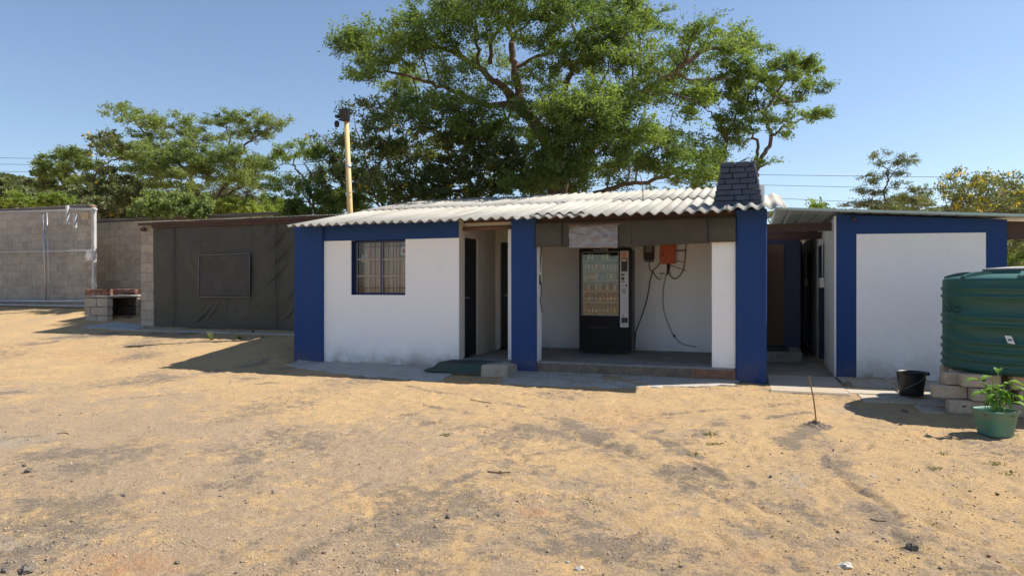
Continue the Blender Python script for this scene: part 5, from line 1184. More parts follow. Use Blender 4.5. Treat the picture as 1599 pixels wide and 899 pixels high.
q = W_(1045, 412); b = MB(); b.tube([(q.x, 12.83, q.z + .01), (q.x, 12.83, q.z - .06)], .03, 10); b.tube([(q.x, 12.83, q.z - .06), (q.x - .02, 12.83, q.z - .20)], [.026, .014], 10); b.build('cable_gland', BLK, ob_)
sk_ = thing('power_socket', tuple(W_(1036, 430)), 'small white wall socket below the orange electrical box', 'socket')
p0, p1 = W_(1031.5, 426), W_(1040, 435); b = MB(); b.cbox(p0.x, p1.x, 12.85, BY, p1.z, p0.z, .006); b.build('socket_plate', WPL, sk_)
b = MB(); q = W_(1035, 426); b.box(q.x - .04, q.x + .03, 12.845, 12.849, q.z - .025, q.z - .008); b.build('switch', BLK, sk_)
def cable(pts, r, mat, label, y=BY, cat='cable', jy=0):
    P = [W_(px, py, y - r - .004 - jy * (i % 2)) for i, (px, py) in enumerate(pts)]; b = MB(); b.tube(smooth_path(P, 6), r, 8); o = b.build('cable', mat, origin=tuple(P[0])); tag(o, label, cat); return o
CBG = pm('grey_cable', (.20, .19, .17), .6, .3); CBL = pm('light_conduit', (.42, .42, .42), .6, .3)
cable([(1014.5, 409), (1014.5, 418), (1018, 423), (1024, 419), (1032, 410)], .011, CBG, 'grey cable looping from the meter to the orange box')
cable([(1020, 423), (1016, 436), (1014, 450), (1010, 470), (1003, 492), (997, 508), (993.5, 517)], .010, BLK, 'black cable hanging from the meter down to the vending machine', y=12.88)
cable([(993, 517), (992, 530), (991.5, 545)], .012, BLK, 'black cable end on the floor beside the vending machine', y=12.86)
cable([(1020, 424), (1025, 432), (1030, 436), (1033, 434)], .010, CBG, 'short grey cable running into the white socket')
cable([(1042, 428), (1038, 440), (1036, 455), (1036, 475), (1039, 492), (1045, 508), (1052, 523), (1062, 534), (1075, 539), (1088, 541)], .011, CBL, 'pale conduit curving down the alcove wall from the orange box')
cable([(1056, 392), (1069, 391), (1071, 388), (1070, 405), (1067, 422), (1060, 432), (1053, 435), (1047, 430), (1046, 424)], .012, CBG, 'brownish cable loop right of the orange box')
cable([(1057, 378), (1071, 378), (1070, 392)], .010, CBG, 'cable passing behind the tarpaulin right of the orange box')
cable([(1048, 414), (1058, 418), (1066, 421), (1072, 422)], .007, CBG, 'thin cable tied across the loop beside the orange box')
cable([(1057, 408), (1068, 409)], .007, CBG, 'thin cable stub at the right edge of the orange box')
cable([(1052, 522), (1054, 526)], .018, BLK, 'black joint on the pale conduit low on the alcove wall', cat='cable joint')
# cord and adaptor hanging on the left of the bay
cd = thing('hanging_cord', (-3.24, 10.66, 1.9), 'black cord with a plug block hanging on the left side of the open bay', 'cord')
def H_(px, py, x=-3.235): return onx(px, py, x)
P = [Vector((-3.235, 10.66, z)) for z in ()]
def hp(px, py): return ony(px, py, 10.68)
b = MB(); b.tube(smooth_path([hp(846, 362), hp(846, 385), hp(844.5, 405), hp(843.5, 425)], 5), .008, 6); b.build('upper_cord', BLK, cd)
q = hp(843, 436); b = MB(); b.cbox(q.x - .03, q.x + .022, 10.64, 10.70, q.z - .085, q.z + .085, .012, .006); b.build('plug_block', BLK, cd)
b = MB(); b.tube(smooth_path([hp(845, 440), hp(846, 455), hp(844.5, 470), hp(846.5, 480), hp(847, 487)], 5), .008, 6); b.build('lower_cord', BLK, cd)
q = hp(841, 473); b = MB(); b.tube([(q.x, 10.64, q.z), (q.x, 10.65, q.z)], .012, 8); b.build('screw', BLK, cd)
b = MB(); q = ony(1112, 458, 10.9); b.cbox(-.575, -.551, 10.70, 10.76, q.z - .07, q.z + .07, .006); o = b.build('wall_hook', GREYP, origin=(-.56, 10.73, q.z)); tag(o, 'small hook plate on the left edge of the white pier', 'hook')

# ------------------------------------------------------------------ yellow pole with lamp and camera
PY = 12.72; p0 = ony(547, 331, PY); pt = ony(541.5, 190, PY); zb = float(gz(p0.x, PY))
pole = thing('lamp_pole', (p0.x + .12, PY, zb), 'yellow steel pole rising behind the left end of the house roof', 'pole')
b = MB(); b.tube([(p0.x + .08, PY, zb - .1), (p0.x, PY, p0.z), (pt.x, PY, pt.z)], [.062, .060, .050], 14); b.build('pole_shaft', YEL, pole)
for py, s_ in ((286, -1), (302, 1), (309, 1)):
    q = ony(545.5, py, PY); b = MB(); b.tube([(q.x, PY - .05, q.z), (q.x + s_ * .08, PY - .06, q.z), (q.x + s_ * .10, PY - .06, q.z + .05)], .009, 6); b.build('wire_tie', pm('yellow_wire', (.6, .45, .2), .6), pole)
for z0_, z1_ in ((258, 262), (300, 306)):
    q0_, q1_ = ony(544.5, z0_, PY), ony(544.7, z1_, PY); b = MB(); b.tube([(q0_.x, PY, q0_.z), (q1_.x, PY, q1_.z)], .064, 14); b.build('clamp', GALV, pole)
q = ony(541.5, 181, PY)
fl = thing('floodlight', tuple(q), 'black floodlight on top of the yellow pole', 'floodlight')
b = MB(); z0_, z1_ = ony(0 + 541, 190, PY).z, ony(541, 172, PY).z
b.add([(q.x - .085, PY - .10, z0_), (q.x + .10, PY - .10, z0_), (q.x + .075, PY + .03, z0_), (q.x - .06, PY + .03, z0_), (q.x - .11, PY - .13, z1_), (q.x + .11, PY - .13, z1_), (q.x + .08, PY - .02, z1_), (q.x - .08, PY - .02, z1_)],
      [(0, 3, 2, 1), (4, 5, 6, 7), (0, 1, 5, 4), (1, 2, 6, 5), (2, 3, 7, 6), (3, 0, 4, 7)]); b.build('lamp_housing', BLK, fl)
b = MB(); 
for i in range(5): b.box(q.x - .07 + i * .033, q.x - .063 + i * .033, PY - .02, PY + .03, z0_ + .03, z1_ - .03)
b.build('cooling_fins', BLK, fl)
q = ony(532.5, 193, PY); cm_ = thing('security_camera', tuple(q), 'black dome camera on a short arm at the top of the yellow pole', 'camera')
b = MB(); q2 = ony(531, 187, PY); b.tube([(pt.x - .03, PY - .02, q2.z - .02), (q2.x, PY - .04, q2.z - .01)], .022, 8); b.build('arm', BLK, cm_)
b = MB(); q3 = ony(529.5, 183, PY); b.cbox(q3.x - .04, q3.x + .05, PY - .10, PY + .0, q3.z - .03, q3.z + .03, .01); b.build('camera_mount', BLK, cm_)
b = MB(); q4 = ony(528.5, 194, PY); b.lathe([(.001, -.085), (.03, -.075), (.05, -.05), (.056, -.01), (.05, .03), (.03, .06), (.001, .065)], (q4.x, PY - .05, q4.z), 16); b.build('dome', BLK, cm_)

# ------------------------------------------------------------------ power lines far behind
WIREM = pm('dark_wire', (.06, .06, .065), .6)
def wire(pts, label, r=.016, grp=None):
    P = [at(px, py, d) for px, py, d in pts]; b = MB(); b.tube(smooth_path(P, 8), r, 5); o = b.build('power_line', WIREM, origin=tuple(P[0])); tag(o, label, 'power line', grp)
wire([(-200, 244, 52), (130, 249, 50), (700, 263, 47), (1190, 273, 44), (1599, 278, 42), (1900, 283, 41)], 'topmost of the three power lines crossing the sky behind the trees')
wire([(-200, 254, 53), (130, 259, 51), (700, 276, 48), (1190, 289, 45), (1599, 298, 43), (1900, 304, 42)], 'middle one of the three power lines crossing the sky behind the trees')
wire([(-200, 264, 54), (130, 271, 52), (700, 291, 49), (1190, 309, 46), (1599, 327, 44), (1900, 337, 43)], 'lowest of the three power lines crossing the sky behind the trees')

# ------------------------------------------------------------------ trees: limbs traced at their distance, leaves as many small blades
def leaves(name, C, A, L, Wd, mat, parent, rs, jit=1.0, tint=None):
    """C centres (n,3), A axis of each leaf (n,3)"""
    n = len(C); A = A + rs.normal(0, .45 * jit, (n, 3)); A /= np.linalg.norm(A, axis=1)[:, None] + 1e-9
    B = np.cross(A, rs.normal(0, 1, (n, 3)) + np.array([0, 0, .3])); B /= np.linalg.norm(B, axis=1)[:, None] + 1e-9
    l = (L * rs.uniform(.6, 1.25, n))[:, None]; w = (Wd * rs.uniform(.7, 1.25, n))[:, None]
    V = np.stack([C - A * l / 2, C + B * w / 2 + A * l * .05, C + A * l / 2, C - B * w / 2 + A * l * .05], 1).reshape(-1, 3)
    Fq = np.arange(n * 4).reshape(-1, 4); t = tint if tint is not None else rs.rand(n)
    o = npmesh(name, V, Fq, mat, parent, attrs={'tint': np.repeat(t, 4)}); return o
def tree(name, label, d, limbs, blobs, leaf=(.10, .034), mat=LF_ACACIA, bark=BARK, n_leaf=40000, seed=1, flat=.6, spr=.34, cat='tree', group=None, clump_px=13, twig_every=3, yellow=0, pods=0, zmin=.3, top=0.35, dspread=1.5, sprays=5, wiggle=.05):
    rs = np.random.RandomState(seed); rr = random.Random(seed); s_ = F / d
    bx = limbs[0][0][0][0] if limbs else blobs[0][0]
    base = at(bx, HOR, d); base.z = float(gz(base.x, base.y))
    T = thing(name, tuple(base), label, cat, group)
    bm = MB(); allp = []
    for pts, r0, r1 in limbs:
        P = [at(p[0], p[1], d + (p[2] if len(p) > 2 else 0)) for p in pts]
        if r0 > .08: P[0].z = min(P[0].z, P[0].z)
        P = smooth_path(P, 5); m = len(P)
        P = [p + Vector((rr.uniform(-1, 1), rr.uniform(-1, 1), rr.uniform(-1, 1))) * wiggle * min(1, i / 2) for i, p in enumerate(P)]
        rad = [r0 + (r1 - r0) * (i / (m - 1)) ** .8 for i in range(m)]
        bm.tube(P, rad, 8 if r0 > .08 else 6); allp += [(p, r) for p, r in zip(P, rad)]
    LP = np.array([tuple(p) for p, r in allp]) if allp else np.array([tuple(base)]); LR = np.array([r for p, r in allp]) if allp else np.array([.05])
    tot = sum(b_[2] * b_[3] * (b_[5] if len(b_) > 5 else 1) for b_ in blobs); Cs, As, Ts = [], [], []
    for b_ in blobs:
        px, py, rx, ry = b_[:4]; dd = b_[4] if len(b_) > 4 and b_[4] is not None else rs.uniform(-dspread, dspread); dn = b_[5] if len(b_) > 5 else 1
        c = np.array(at(px, py, d + dd)); nl = n_leaf * rx * ry * dn / tot; nc = max(3, int(rx * ry * 3.3 / clump_px ** 2)); per = max(6, int(nl / nc / sprays))
        Rx, Rz, Ry = rx / s_, ry / s_, (rx + ry) * .5 / s_
        bt = rs.uniform(-.35, .35)
        # limb to the mass
        i = int(np.argmin(np.linalg.norm(LP - c, axis=1))); a = Vector(LP[i]); cv = Vector(c); r_ = max(.012, min(LR[i] * .6, .05))
        mid = (a + cv) / 2 + Vector((rr.uniform(-.1, .1), rr.uniform(-.1, .1), rr.uniform(-.05, .15))) * (cv - a).length
        bp_ = smooth_path([a, mid, cv], 4); bm.tube(bp_, [r_ + (.008 - r_) * k / (len(bp_) - 1) for k in range(len(bp_))], 5)
        bpN = np.array([tuple(p) for p in bp_])
        u = rs.normal(0, 1, (nc, 3)); u /= np.linalg.norm(u, axis=1)[:, None]; rad = rs.rand(nc) ** .45
        P = u * rad[:, None]; P[:, 2] = np.where(P[:, 2] < 0, P[:, 2] * (1 - top), P[:, 2])
        right = np.array([CY, SY, 0]); fwd = np.array([-SY, CY, 0])
        P = c + P[:, :1] * Rx * right + P[:, 1:2] * Ry * fwd + P[:, 2:3] * np.array([0, 0, 1]) * Rz
        for k in range(nc):
            p = P[k]; 
            if k % twig_every == 0:
                q = bpN[rr.randint(len(bpN) // 2, len(bpN) - 1)]; m_ = (q + p) / 2 + rs.normal(0, .06, 3)
                bm.tube([tuple(q), tuple(m_), tuple(p)], [.010, .007, .004], 3, False)
            out = (p - c) / (np.linalg.norm(p - c) + 1e-6) + np.array([0, 0, .25])
            ct = bt + rs.uniform(-.25, .25)
            for s2 in range(sprays):
                dv = out + rs.normal(0, .8, 3); dv[2] *= flat; dv /= np.linalg.norm(dv); t = rs.rand(per); ll = spr * rs.uniform(.6, 1.2)
                cc = p + dv * (t * ll)[:, None] + rs.normal(0, .035 + spr * .07, (per, 3)) * np.array([1, 1, .7])
                side = np.cross(dv, rs.normal(0, 1, 3)); side /= np.linalg.norm(side) + 1e-9
                ax = dv * .8 + side * np.where(rs.rand(per) > .5, .8, -.8)[:, None]
                Cs.append(cc); As.append(ax); Ts.append(np.clip(.45 + ct + rs.uniform(-.25, .25, per), 0, 1))
    C = np.concatenate(Cs); A = np.concatenate(As); Tt = np.concatenate(Ts)
    ok = C[:, 2] > zmin; leaves('crown', C[ok], A[ok], leaf[0], leaf[1], mat, T, rs, 1.0, Tt[ok])
    bm.build('trunk', bark, T)
    if yellow:
        idx = rs.choice(len(C), yellow * 4, replace=False)[::4]; cc = np.repeat(C[idx] + np.array([-SY, CY, 0]) * -.1, 7, 0) + rs.normal(0, .045, (len(idx) * 7, 3))
        leaves('flowers', cc, rs.normal(0, 1, cc.shape), .085, .075, LF_YELLOW, T, rs)
    for o_ in T.children:
        if o_.name.startswith('flowers'): o_['kind'] = 'stuff'
    if pods:
        idx = rs.choice(len(C), pods, replace=False); cc = np.repeat(C[idx] - np.array([0, 0, .05]), 4, 0) + rs.normal(0, .05, (len(idx) * 4, 3)); ax = np.zeros_like(cc); ax[:, 2] = 1
        leaves('seed_pods', cc, ax, .15, .035, LF_POD, T, rs, .3)['kind'] = 'stuff'
    return T

# the great acacia behind the house
D0 = 18.6
tree('acacia_tree', 'huge spreading acacia with a dark wide crown rising behind the house roof', D0,
 [([(866, 530), (866, 400), (866, 320), (862, 262), (848, 215), (822, 175), (799, 150)], .25, .15),
  ([(799, 150), (777, 130), (749, 107), (721, 89), (692, 75), (660, 70), (620, 72)], .12, .035),
  ([(822, 178), (800, 166), (745, 160), (713, 142), (678, 132), (640, 118), (600, 112)], .12, .03),
  ([(812, 160), (803, 107), (802, 71), (795, 46), (774, 12), (770, -20)], .12, .04), ([(767, 100), (767, 71), (785, 39), (800, 10)], .07, .03),
  ([(870, 330), (880, 280), (915, 238), (945, 205), (983, 160), (1012, 139), (1051, 114), (1079, 92), (1111, 75), (1160, 68)], .20, .04),
  ([(868, 320), (880, 318), (933, 302), (972, 288), (1022, 281), (1058, 263), (1090, 250)], .11, .03),
  ([(872, 280), (875, 213), (878, 178), (885, 130), (905, 90), (940, 50), (960, 10)], .13, .04),
  ([(915, 238), (935, 180), (925, 120), (900, 60), (880, 10)], .09, .03), ([(983, 160), (1000, 110), (1000, 60), (1010, 20)], .07, .02),
  ([(803, 107), (850, 85), (890, 70), (930, 40)], .06, .02), ([(721, 89), (700, 55), (690, 20)], .06, .02), ([(749, 107), (745, 60), (740, 20), (735, -20)], .06, .02),
  ([(1012, 139), (1060, 150), (1100, 165)], .04, .015), ([(1051, 114), (1090, 125), (1140, 120)], .04, .012)],
 [(548, 62, 30, 22), (585, 72, 45, 30), (572, 108, 28, 18), (610, 95, 45, 30), (632, 55, 42, 26), (625, 130, 40, 22), (665, 22, 42, 24), (678, 62, 40, 26), (650, 160, 42, 20), (700, 110, 38, 22, None, .7), (715, 12, 45, 22), (745, 45, 42, 26), (778, 10, 50, 26),
  (720, 150, 40, 24, None, .7), (770, 90, 34, 24, None, .5), (830, 20, 50, 32), (850, 62, 40, 28, None, .8), (882, 18, 45, 28), (930, 8, 55, 26), (985, 22, 50, 26), (1020, 30, 30, 14), (925, 55, 55, 30), (978, 62, 48, 26), (890, 95, 50, 26), (950, 95, 45, 22),
  (1000, 88, 30, 12), (770, 135, 30, 22, None, .6), (680, 180, 55, 26), (742, 190, 50, 28), (800, 205, 46, 34, 1.5), (835, 130, 36, 30, 1, .7),
  (912, 168, 58, 30, -2.6, 1.3), (880, 190, 40, 34, -2.2, 1.2), (945, 195, 50, 28, -2.6, 1.2), (975, 160, 36, 18, -2, 1.1), (925, 228, 55, 28, -2.0), (870, 235, 44, 30, -1.5), (995, 205, 42, 22, -2.2, 1.1), (1020, 235, 45, 22, -1.5), (980, 252, 45, 22, -1),
  (1050, 262, 50, 18, -1), (1085, 270, 40, 20, -.5), (1092, 242, 34, 15, -.5), (1045, 205, 34, 16, None, .7), (1075, 230, 30, 14, None, .8), (905, 268, 50, 24, 1), (950, 285, 40, 14, 0, .7), (1060, 290, 45, 10, 0, .8),
  (1025, 120, 44, 20), (1050, 150, 36, 18, None, .7), (1075, 95, 46, 22), (1060, 48, 14, 8), (1095, 60, 42, 18), (1130, 85, 42, 18), (1150, 62, 34, 16), (1180, 72, 26, 12), (1170, 95, 26, 12), (1115, 125, 40, 20, None, .8), (1000, 140, 30, 16, None, .8), (1100, 165, 22, 22, -1, 1.3), (650, 70, 40, 16, -1.5, .4), (845, 165, 34, 26, -1.8, .7), (1010, 130, 40, 14, -1.6, .4), (875, 262, 44, 30, -2, 1.3), (830, 285, 40, 18, -1.5, 1)],
 leaf=(.115, .036), n_leaf=142000, seed=3, clump_px=13, bark=BARKR, flat=.6, spr=.44, dspread=2.0, mat=LF_ACACIA)
# dark thicket tree under it
tree('thicket_tree', 'dark dense tree with small round leaves below the left arm of the big acacia', 19.2,
 [([(760, 530), (755, 420), (750, 330), (735, 280), (700, 240), (670, 200)], .12, .02), ([(752, 330), (790, 270), (800, 220)], .08, .02), ([(735, 300), (680, 290), (640, 250), (610, 215)], .06, .015), ([(640, 330), (620, 290), (600, 240), (585, 200)], .04, .012), ([(700, 330), (690, 280), (650, 230)], .05, .012)],
 [(700, 215, 50, 26), (655, 232, 48, 30), (610, 240, 42, 30, None, .6), (750, 235, 50, 30), (800, 250, 48, 36, None, 1.3), (840, 275, 50, 30, None, 1.3), (720, 270, 60, 30, None, 1.2), (660, 280, 55, 28), (610, 290, 50, 26, None, .8), (780, 290, 60, 22, None, 1.4), (700, 305, 70, 16, None, 1.3), (630, 310, 60, 14), (595, 205, 26, 20, None, .5), (640, 195, 35, 18, None, .5), (860, 300, 40, 14, None, 1.2), (570, 265, 30, 30, None, .5), (900, 295, 30, 14)],
 leaf=(.095, .055), n_leaf=42000, seed=5, mat=LF_DARK, flat=.9, spr=.26, yellow=30, pods=45, clump_px=12)
# slim tree with bare arching stems left of it
tree('pod_tree', 'thin open tree with hanging brown pods behind the yellow pole', 19.5,
 [([(640, 530), (630, 400), (605, 330), (575, 297), (552, 274), (522, 243), (505, 215)], .06, .012), ([(600, 325), (575, 260), (560, 210), (548, 165)], .04, .008), ([(575, 297), (600, 240), (610, 190), (600, 150)], .04, .008), ([(605, 330), (560, 300), (520, 280)], .035, .008), ([(548, 165), (540, 158), (536, 152)], .01, .004)],
 [(520, 240, 26, 18, None, .5), (560, 220, 28, 22, None, .4), (590, 180, 28, 22, None, .4), (570, 160, 22, 16, None, .25), (600, 220, 30, 26, None, .6), (545, 270, 30, 24, None, .7), (580, 290, 34, 26, None, .9), (515, 280, 24, 20, None, .7), (620, 170, 20, 18, None, .5), (545, 180, 18, 20, None, .15), (510, 215, 20, 14, None, .2)],
 leaf=(.10, .048), n_leaf=11000, seed=6, mat=LF_DARK, flat=.9, spr=.3, yellow=8, pods=55, twig_every=2)
# small acacia between
tree('acacia_tree', 'small acacia with two bare forked stems between the yellow pole and the left acacias', 20.5,
 [([(505, 530), (500, 400), (492, 330), (482, 295), (472, 272), (461, 262), (463, 240)], .07, .015), ([(482, 298), (486, 274), (478, 256), (504, 250)], .035, .01), ([(492, 325), (470, 300), (445, 293)], .04, .012)],
 [(448, 240, 26, 12), (478, 236, 30, 13), (505, 243, 28, 12), (440, 258, 16, 10), (455, 290, 30, 14), (432, 296, 20, 7), (500, 275, 26, 18, None, .8), (475, 315, 45, 14, None, 1.4), (520, 310, 36, 22, None, 1.2), (500, 330, 50, 12, None, 1.4), (540, 320, 26, 20, None, 1.2), (560, 315, 30, 20, None, 1.2)],
 leaf=(.10, .034), n_leaf=22000, seed=8, mat=LF_ACACIA, spr=.3, clump_px=11)
# right tree
tree('acacia_tree', 'slender acacia with a twisted forked trunk rising from behind the chimney', 19.8,
 [([(1180, 530), (1180, 400), (1180, 300), (1181, 270), (1190, 245), (1204, 213), (1195, 181), (1211, 149), (1236, 114)], .11, .03), ([(1204, 213), (1222, 199), (1257, 185), (1285, 178)], .05, .012), ([(1178, 330), (1175, 263), (1186, 231), (1172, 206), (1175, 185), (1165, 160)], .07, .02),
  ([(1180, 400), (1135, 300), (1125, 262), (1136, 220), (1125, 196), (1108, 171)], .08, .02), ([(1136, 222), (1143, 192), (1165, 160), (1182, 121), (1170, 96)], .05, .02), ([(1211, 149), (1240, 160), (1268, 138)], .03, .01), ([(1195, 181), (1180, 150), (1190, 110)], .04, .012)],
 [(1245, 98, 30, 9), (1268, 106, 26, 8), (1215, 108, 28, 12), (1240, 130, 30, 11), (1272, 138, 22, 9), (1225, 155, 30, 12), (1265, 180, 24, 8), (1285, 176, 12, 6), (1190, 130, 30, 16), (1160, 140, 26, 18), (1175, 165, 26, 14, None, .8), (1145, 185, 26, 14), (1205, 185, 30, 11, None, .8), (1130, 215, 24, 14, None, .9), (1115, 240, 26, 16), (1160, 205, 22, 10, None, .7), (1225, 205, 18, 7, None, .7), (1110, 270, 24, 14), (1160, 225, 14, 8, None, .5), (1200, 252, 20, 8, None, .5), (1150, 108, 26, 14), (1092, 150, 20, 24, None, 1.2)],
 leaf=(.105, .034), n_leaf=30000, seed=9, spr=.28, clump_px=10, dspread=1.0)

# the two flat topped acacias on the left
DL = 26.0
tree('acacia_tree', 'layered flat topped acacia on the left with a bright feathery middle layer', DL,
 [([(340, 480), (336, 400), (334, 345), (325, 325), (312, 306), (302, 293), (275, 285)], .17, .05), ([(330, 342), (335, 330), (341, 309), (358, 283), (372, 262)], .11, .03), ([(312, 306), (300, 280), (280, 255), (241, 228), (228, 208), (205, 185)], .09, .02),
  ([(358, 283), (362, 250), (360, 231), (359, 218), (352, 195)], .06, .02), ([(365, 270), (380, 234), (403, 212), (430, 198)], .06, .02), ([(280, 255), (262, 215), (245, 190)], .04, .015), ([(305, 420), (302, 342), (293, 319), (276, 296), (250, 285)], .10, .03), ([(340, 309), (385, 290), (405, 270)], .05, .015)],
 [(196, 178, 26, 9), (182, 165, 16, 7), (222, 188, 36, 10), (255, 196, 38, 10), (275, 186, 22, 8), (240, 210, 34, 8), (300, 207, 30, 10), (325, 212, 26, 9),
  (352, 186, 30, 10), (330, 192, 22, 7), (385, 188, 36, 12), (415, 196, 30, 10), (448, 192, 16, 5), (375, 208, 40, 9), (410, 212, 26, 9), (305, 225, 26, 8),
  (255, 240, 46, 16, -2, 1.2), (300, 245, 50, 18, -2.5, 1.3), (350, 250, 50, 18, -2.5, 1.3), (390, 262, 30, 16, -1.5), (270, 265, 50, 16, -2, 1.2), (325, 275, 55, 16, -2.5, 1.2), (230, 262, 36, 16, -1), (215, 285, 40, 16), (270, 292, 50, 12), (375, 285, 34, 10), (400, 275, 26, 9), (415, 258, 22, 12, None, .6), (420, 245, 18, 8, None, .5), (245, 228, 30, 10)],
 leaf=(.125, .036), mat=LF_FEATHER, n_leaf=50000, seed=12, spr=.36, clump_px=9.5, flat=.4, dspread=1.4)
tree('acacia_tree', 'leaning acacia with a drooping crown at the far left, beside the yellow flowered shrub', DL + 1,
 [([(170, 480), (160, 400), (150, 320), (143, 293), (124, 277), (107, 262), (85, 255)], .12, .03), ([(143, 293), (150, 270), (165, 255), (190, 245)], .06, .02)],
 [(70, 258, 24, 8), (95, 245, 30, 9), (118, 240, 26, 9), (85, 268, 26, 8), (125, 258, 32, 10), (105, 275, 22, 8), (148, 262, 24, 10), (175, 232, 30, 10), (200, 240, 30, 12), (130, 285, 20, 8, None, .6)],
 leaf=(.125, .040), mat=LF_FEATHER, n_leaf=17000, seed=14, spr=.3, clump_px=9)
def shrub(name, label, d, blobs, n, mat=LF_OLIVE, leaf=(.12, .06), seed=1, stems=3, cat='shrub', **k):
    c = blobs[0]; limbs = [([(c[0] + (i - stems / 2) * 6, 470), (c[0] + (i - stems / 2) * 9, (c[1] + 470) / 2), (blobs[i % len(blobs)][0], blobs[i % len(blobs)][1])], .035, .008) for i in range(stems)]
    return tree(name, label, d, limbs, blobs, leaf=leaf, mat=mat, n_leaf=n, seed=seed, cat=cat, flat=.9, spr=k.pop('spr', .25), **k)
shrub('flowering_shrub', 'tall open shrub with yellow flowers and brown pods above the corner of the left wall', 24, [(160, 215, 18, 10, None, .5), (180, 222, 22, 12, None, .5), (155, 240, 18, 14, None, .4), (170, 280, 40, 18), (150, 300, 30, 20), (190, 305, 40, 22), (215, 320, 36, 16), (160, 325, 36, 14)], 12000, seed=21, stems=5, yellow=26, pods=14, clump_px=9)
shrub('bush', 'yellow green bush behind the boundary wall between the shrub and the acacia trunks', 21.5, [(250, 320, 40, 18), (285, 325, 36, 16), (235, 330, 40, 14), (305, 320, 24, 16)], 9000, mat=LF_FEATHER, seed=22, clump_px=9)
shrub('bush', 'rounded green bush just right of the forked acacia trunk', 25.5, [(365, 322, 26, 16), (385, 328, 26, 12), (350, 332, 20, 10)], 8000, mat=LF_BRIGHT, seed=23, clump_px=9)
shrub('bush', 'pale greyish bare bush behind the acacia trunks', 34, [(385, 290, 30, 26, None, .5), (330, 300, 40, 20, None, .6), (360, 312, 40, 16)], 12000, mat=LF_OLIVE, seed=24, clump_px=9, leaf=(.13, .03), spr=.4)
shrub('bush', 'yellow green grassy bush between the acacias and the dark thicket', 30, [(420, 322, 34, 14), (400, 332, 36, 10), (448, 328, 26, 14)], 12000, mat=LF_BRIGHT, seed=25, clump_px=9, leaf=(.14, .03))
shrub('bush', 'bright green bush above the tall wall behind the gate', 30, [(60, 312, 34, 12), (100, 318, 40, 10), (25, 315, 40, 9), (135, 322, 30, 9)], 11000, mat=LF_BRIGHT, seed=26, clump_px=9)
shrub('tree', 'dark rounded tree on the left skyline below the leaning acacia', 48, [(75, 268, 20, 12), (60, 272, 12, 8), (95, 285, 24, 12), (70, 288, 24, 10)], 8000, mat=LF_DARK, seed=27, clump_px=8, leaf=(.2, .12), cat='tree', spr=.4)
# far wood, one mass
def farwood():
    rs = np.random.RandomState(40); Cs = []; Ts = []
    for (px, py, rx, ry, d) in [(5, 290, 40, 18, 75), (45, 296, 40, 16, 75), (-40, 285, 50, 22, 75), (90, 305, 40, 12, 70), (20, 308, 60, 14, 60), (75, 312, 50, 12, 60), (130, 310, 60, 16, 66), (210, 315, 70, 16, 66), (290, 318, 70, 14, 68), (370, 322, 60, 14, 70), (430, 325, 50, 12, 70), (1400, 332, 30, 8, 90), (1470, 334, 60, 8, 90), (1570, 330, 50, 8, 90), (1260, 334, 60, 5, 95)]:
        n = int(rx * ry * 10); u = rs.normal(0, 1, (n, 3)); u /= np.linalg.norm(u, axis=1)[:, None]; P = u * (rs.rand(n) ** .3)[:, None]; c = np.array(at(px, py, d)); s_ = F / d
        lump = 1 + .25 * np.sin(u[:, 0] * 7 + px) * np.cos(u[:, 2] * 5)
        C = c + (P[:, :1] * rx / s_ * np.array([CY, SY, 0]) + P[:, 1:2] * rx / s_ * np.array([-SY, CY, 0]) + P[:, 2:3] * ry / s_ * np.array([0, 0, 1])) * lump[:, None]; Cs.append(C); Ts.append(np.clip(rs.normal(.4, .2, n), 0, 1))
        n2 = n // 2; C2 = c + np.stack([rs.uniform(-1, 1, n2) * rx / s_ * CY, rs.uniform(-1, 1, n2) * rx / s_ * .3, -rs.rand(n2) * (c[2] - 0)], 1); Cs.append(C2); Ts.append(np.clip(rs.normal(.3, .2, n2), 0, 1))
    C = np.concatenate(Cs); o = leaves('far_wood', C, rs.normal(0, 1, C.shape), .55, .30, LF_OLIVE, None, rs, 1, np.concatenate(Ts)); tag(o, 'far wood of mixed trees on the skyline beyond the walls', 'wood', kind='stuff')
farwood()
# right side
tree('young_acacia', 'small airy young tree with layered twigs behind the roof of the outbuilding', 24,
 [([(1382, 530), (1382, 400), (1382, 330), (1381, 300), (1388, 275), (1378, 255), (1370, 243)], .05, .01), ([(1382, 305), (1368, 290), (1350, 282)], .02, .006), ([(1386, 285), (1400, 265), (1418, 252)], .025, .006), ([(1382, 320), (1360, 312), (1335, 318)], .02, .006), ([(1383, 300), (1400, 290), (1412, 285)], .015, .005)],
 [(1370, 243, 9, 5), (1375, 254, 10, 5), (1415, 250, 14, 6), (1404, 258, 12, 6), (1352, 275, 12, 4), (1362, 283, 16, 6), (1395, 272, 16, 6), (1345, 298, 18, 5), (1370, 300, 18, 6), (1335, 320, 20, 5), (1365, 318, 20, 7), (1405, 288, 12, 4), (1388, 240, 7, 3), (1428, 250, 6, 3)],
 leaf=(.10, .028), n_leaf=5200, seed=31, mat=LF_OLIVE, spr=.22, clump_px=6, dspread=.4)
shrub('bush', 'grey green bush at the foot of the young tree', 25, [(1400, 318, 26, 12), (1425, 308, 20, 12), (1385, 325, 26, 8), (1440, 318, 18, 10), (1448, 300, 12, 6)], 6500, seed=32, leaf=(.09, .035), clump_px=7, yellow=3)
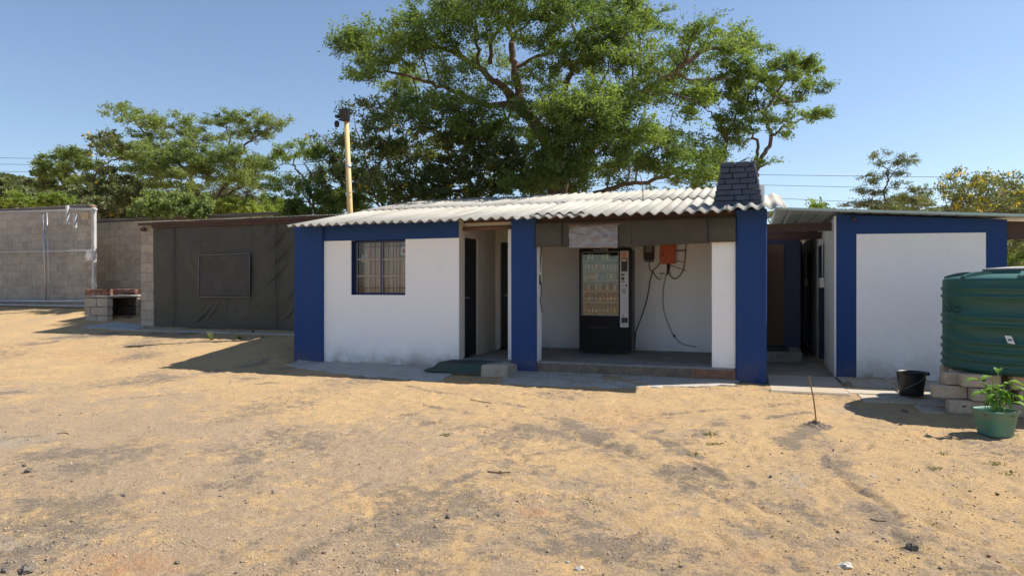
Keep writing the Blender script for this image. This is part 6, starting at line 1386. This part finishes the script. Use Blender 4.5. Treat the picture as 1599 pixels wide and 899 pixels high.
shrub('flowering_shrub', 'yellow flowered shrub with brown pods above the outbuilding roof, nearer the young tree', 21, [(1490, 290, 16, 14), (1502, 310, 24, 16), (1475, 302, 8, 10, None, .6), (1520, 290, 16, 12), (1495, 276, 10, 8, None, .6), (1508, 325, 24, 10), (1530, 320, 20, 14)], 2400, mat=LF_OLIVE, seed=33, clump_px=7, yellow=38, pods=16, leaf=(.10, .045))
shrub('flowering_shrub', 'yellow flowered shrub with brown pods above the outbuilding roof at the right edge', 20, [(1545, 290, 18, 16), (1565, 308, 22, 18), (1552, 320, 26, 12), (1580, 285, 16, 12), (1595, 305, 18, 20), (1536, 278, 10, 8, None, .6), (1610, 315, 22, 18)], 2900, mat=LF_OLIVE, seed=34, clump_px=7, yellow=48, pods=20, leaf=(.10, .045))
shrub('bush', 'tip of a small green bush just above the outbuilding roof, left', 20, [(1280, 322, 6, 5), (1275, 326, 5, 3)], 260, mat=LF_BRIGHT, seed=35, clump_px=5, stems=1, pods=2)
shrub('bush', 'dense bush with reddish dry stems seen under the beam right of the outbuilding', 17, [(1590, 372, 26, 22), (1600, 395, 30, 16), (1580, 385, 18, 18), (1640, 380, 40, 40)], 9000, mat=LF_OLIVE, seed=36, clump_px=10, leaf=(.11, .04))
shrub('bush', 'bright yellow green bush behind the water tank lid', 15.5, [(1590, 412, 24, 12), (1575, 415, 14, 8), (1620, 415, 30, 16)], 4200, mat=LF_BRIGHT, seed=37, clump_px=10, leaf=(.08, .05))

# ------------------------------------------------------------------ the air: thin haze, the sky is outside it
USE_HAZE = True
if USE_HAZE:
    hz = MB(); hz.box(-4600, 4600, -4600, 6600, -1.6, 420); m = bpy.data.materials.new('haze_air'); m.use_nodes = True; nt = m.node_tree; nt.nodes.clear()
    v = N(nt, 'ShaderNodeVolumePrincipled'); v.inputs['Density'].default_value = .00005; v.inputs['Color'].default_value = (.80, .88, 1.0, 1); v.inputs['Anisotropy'].default_value = .3
    o = N(nt, 'ShaderNodeOutputMaterial'); nt.links.new(v.outputs[0], o.inputs['Volume']); ho = hz.build('haze', m); ho['kind'] = 'stuff'
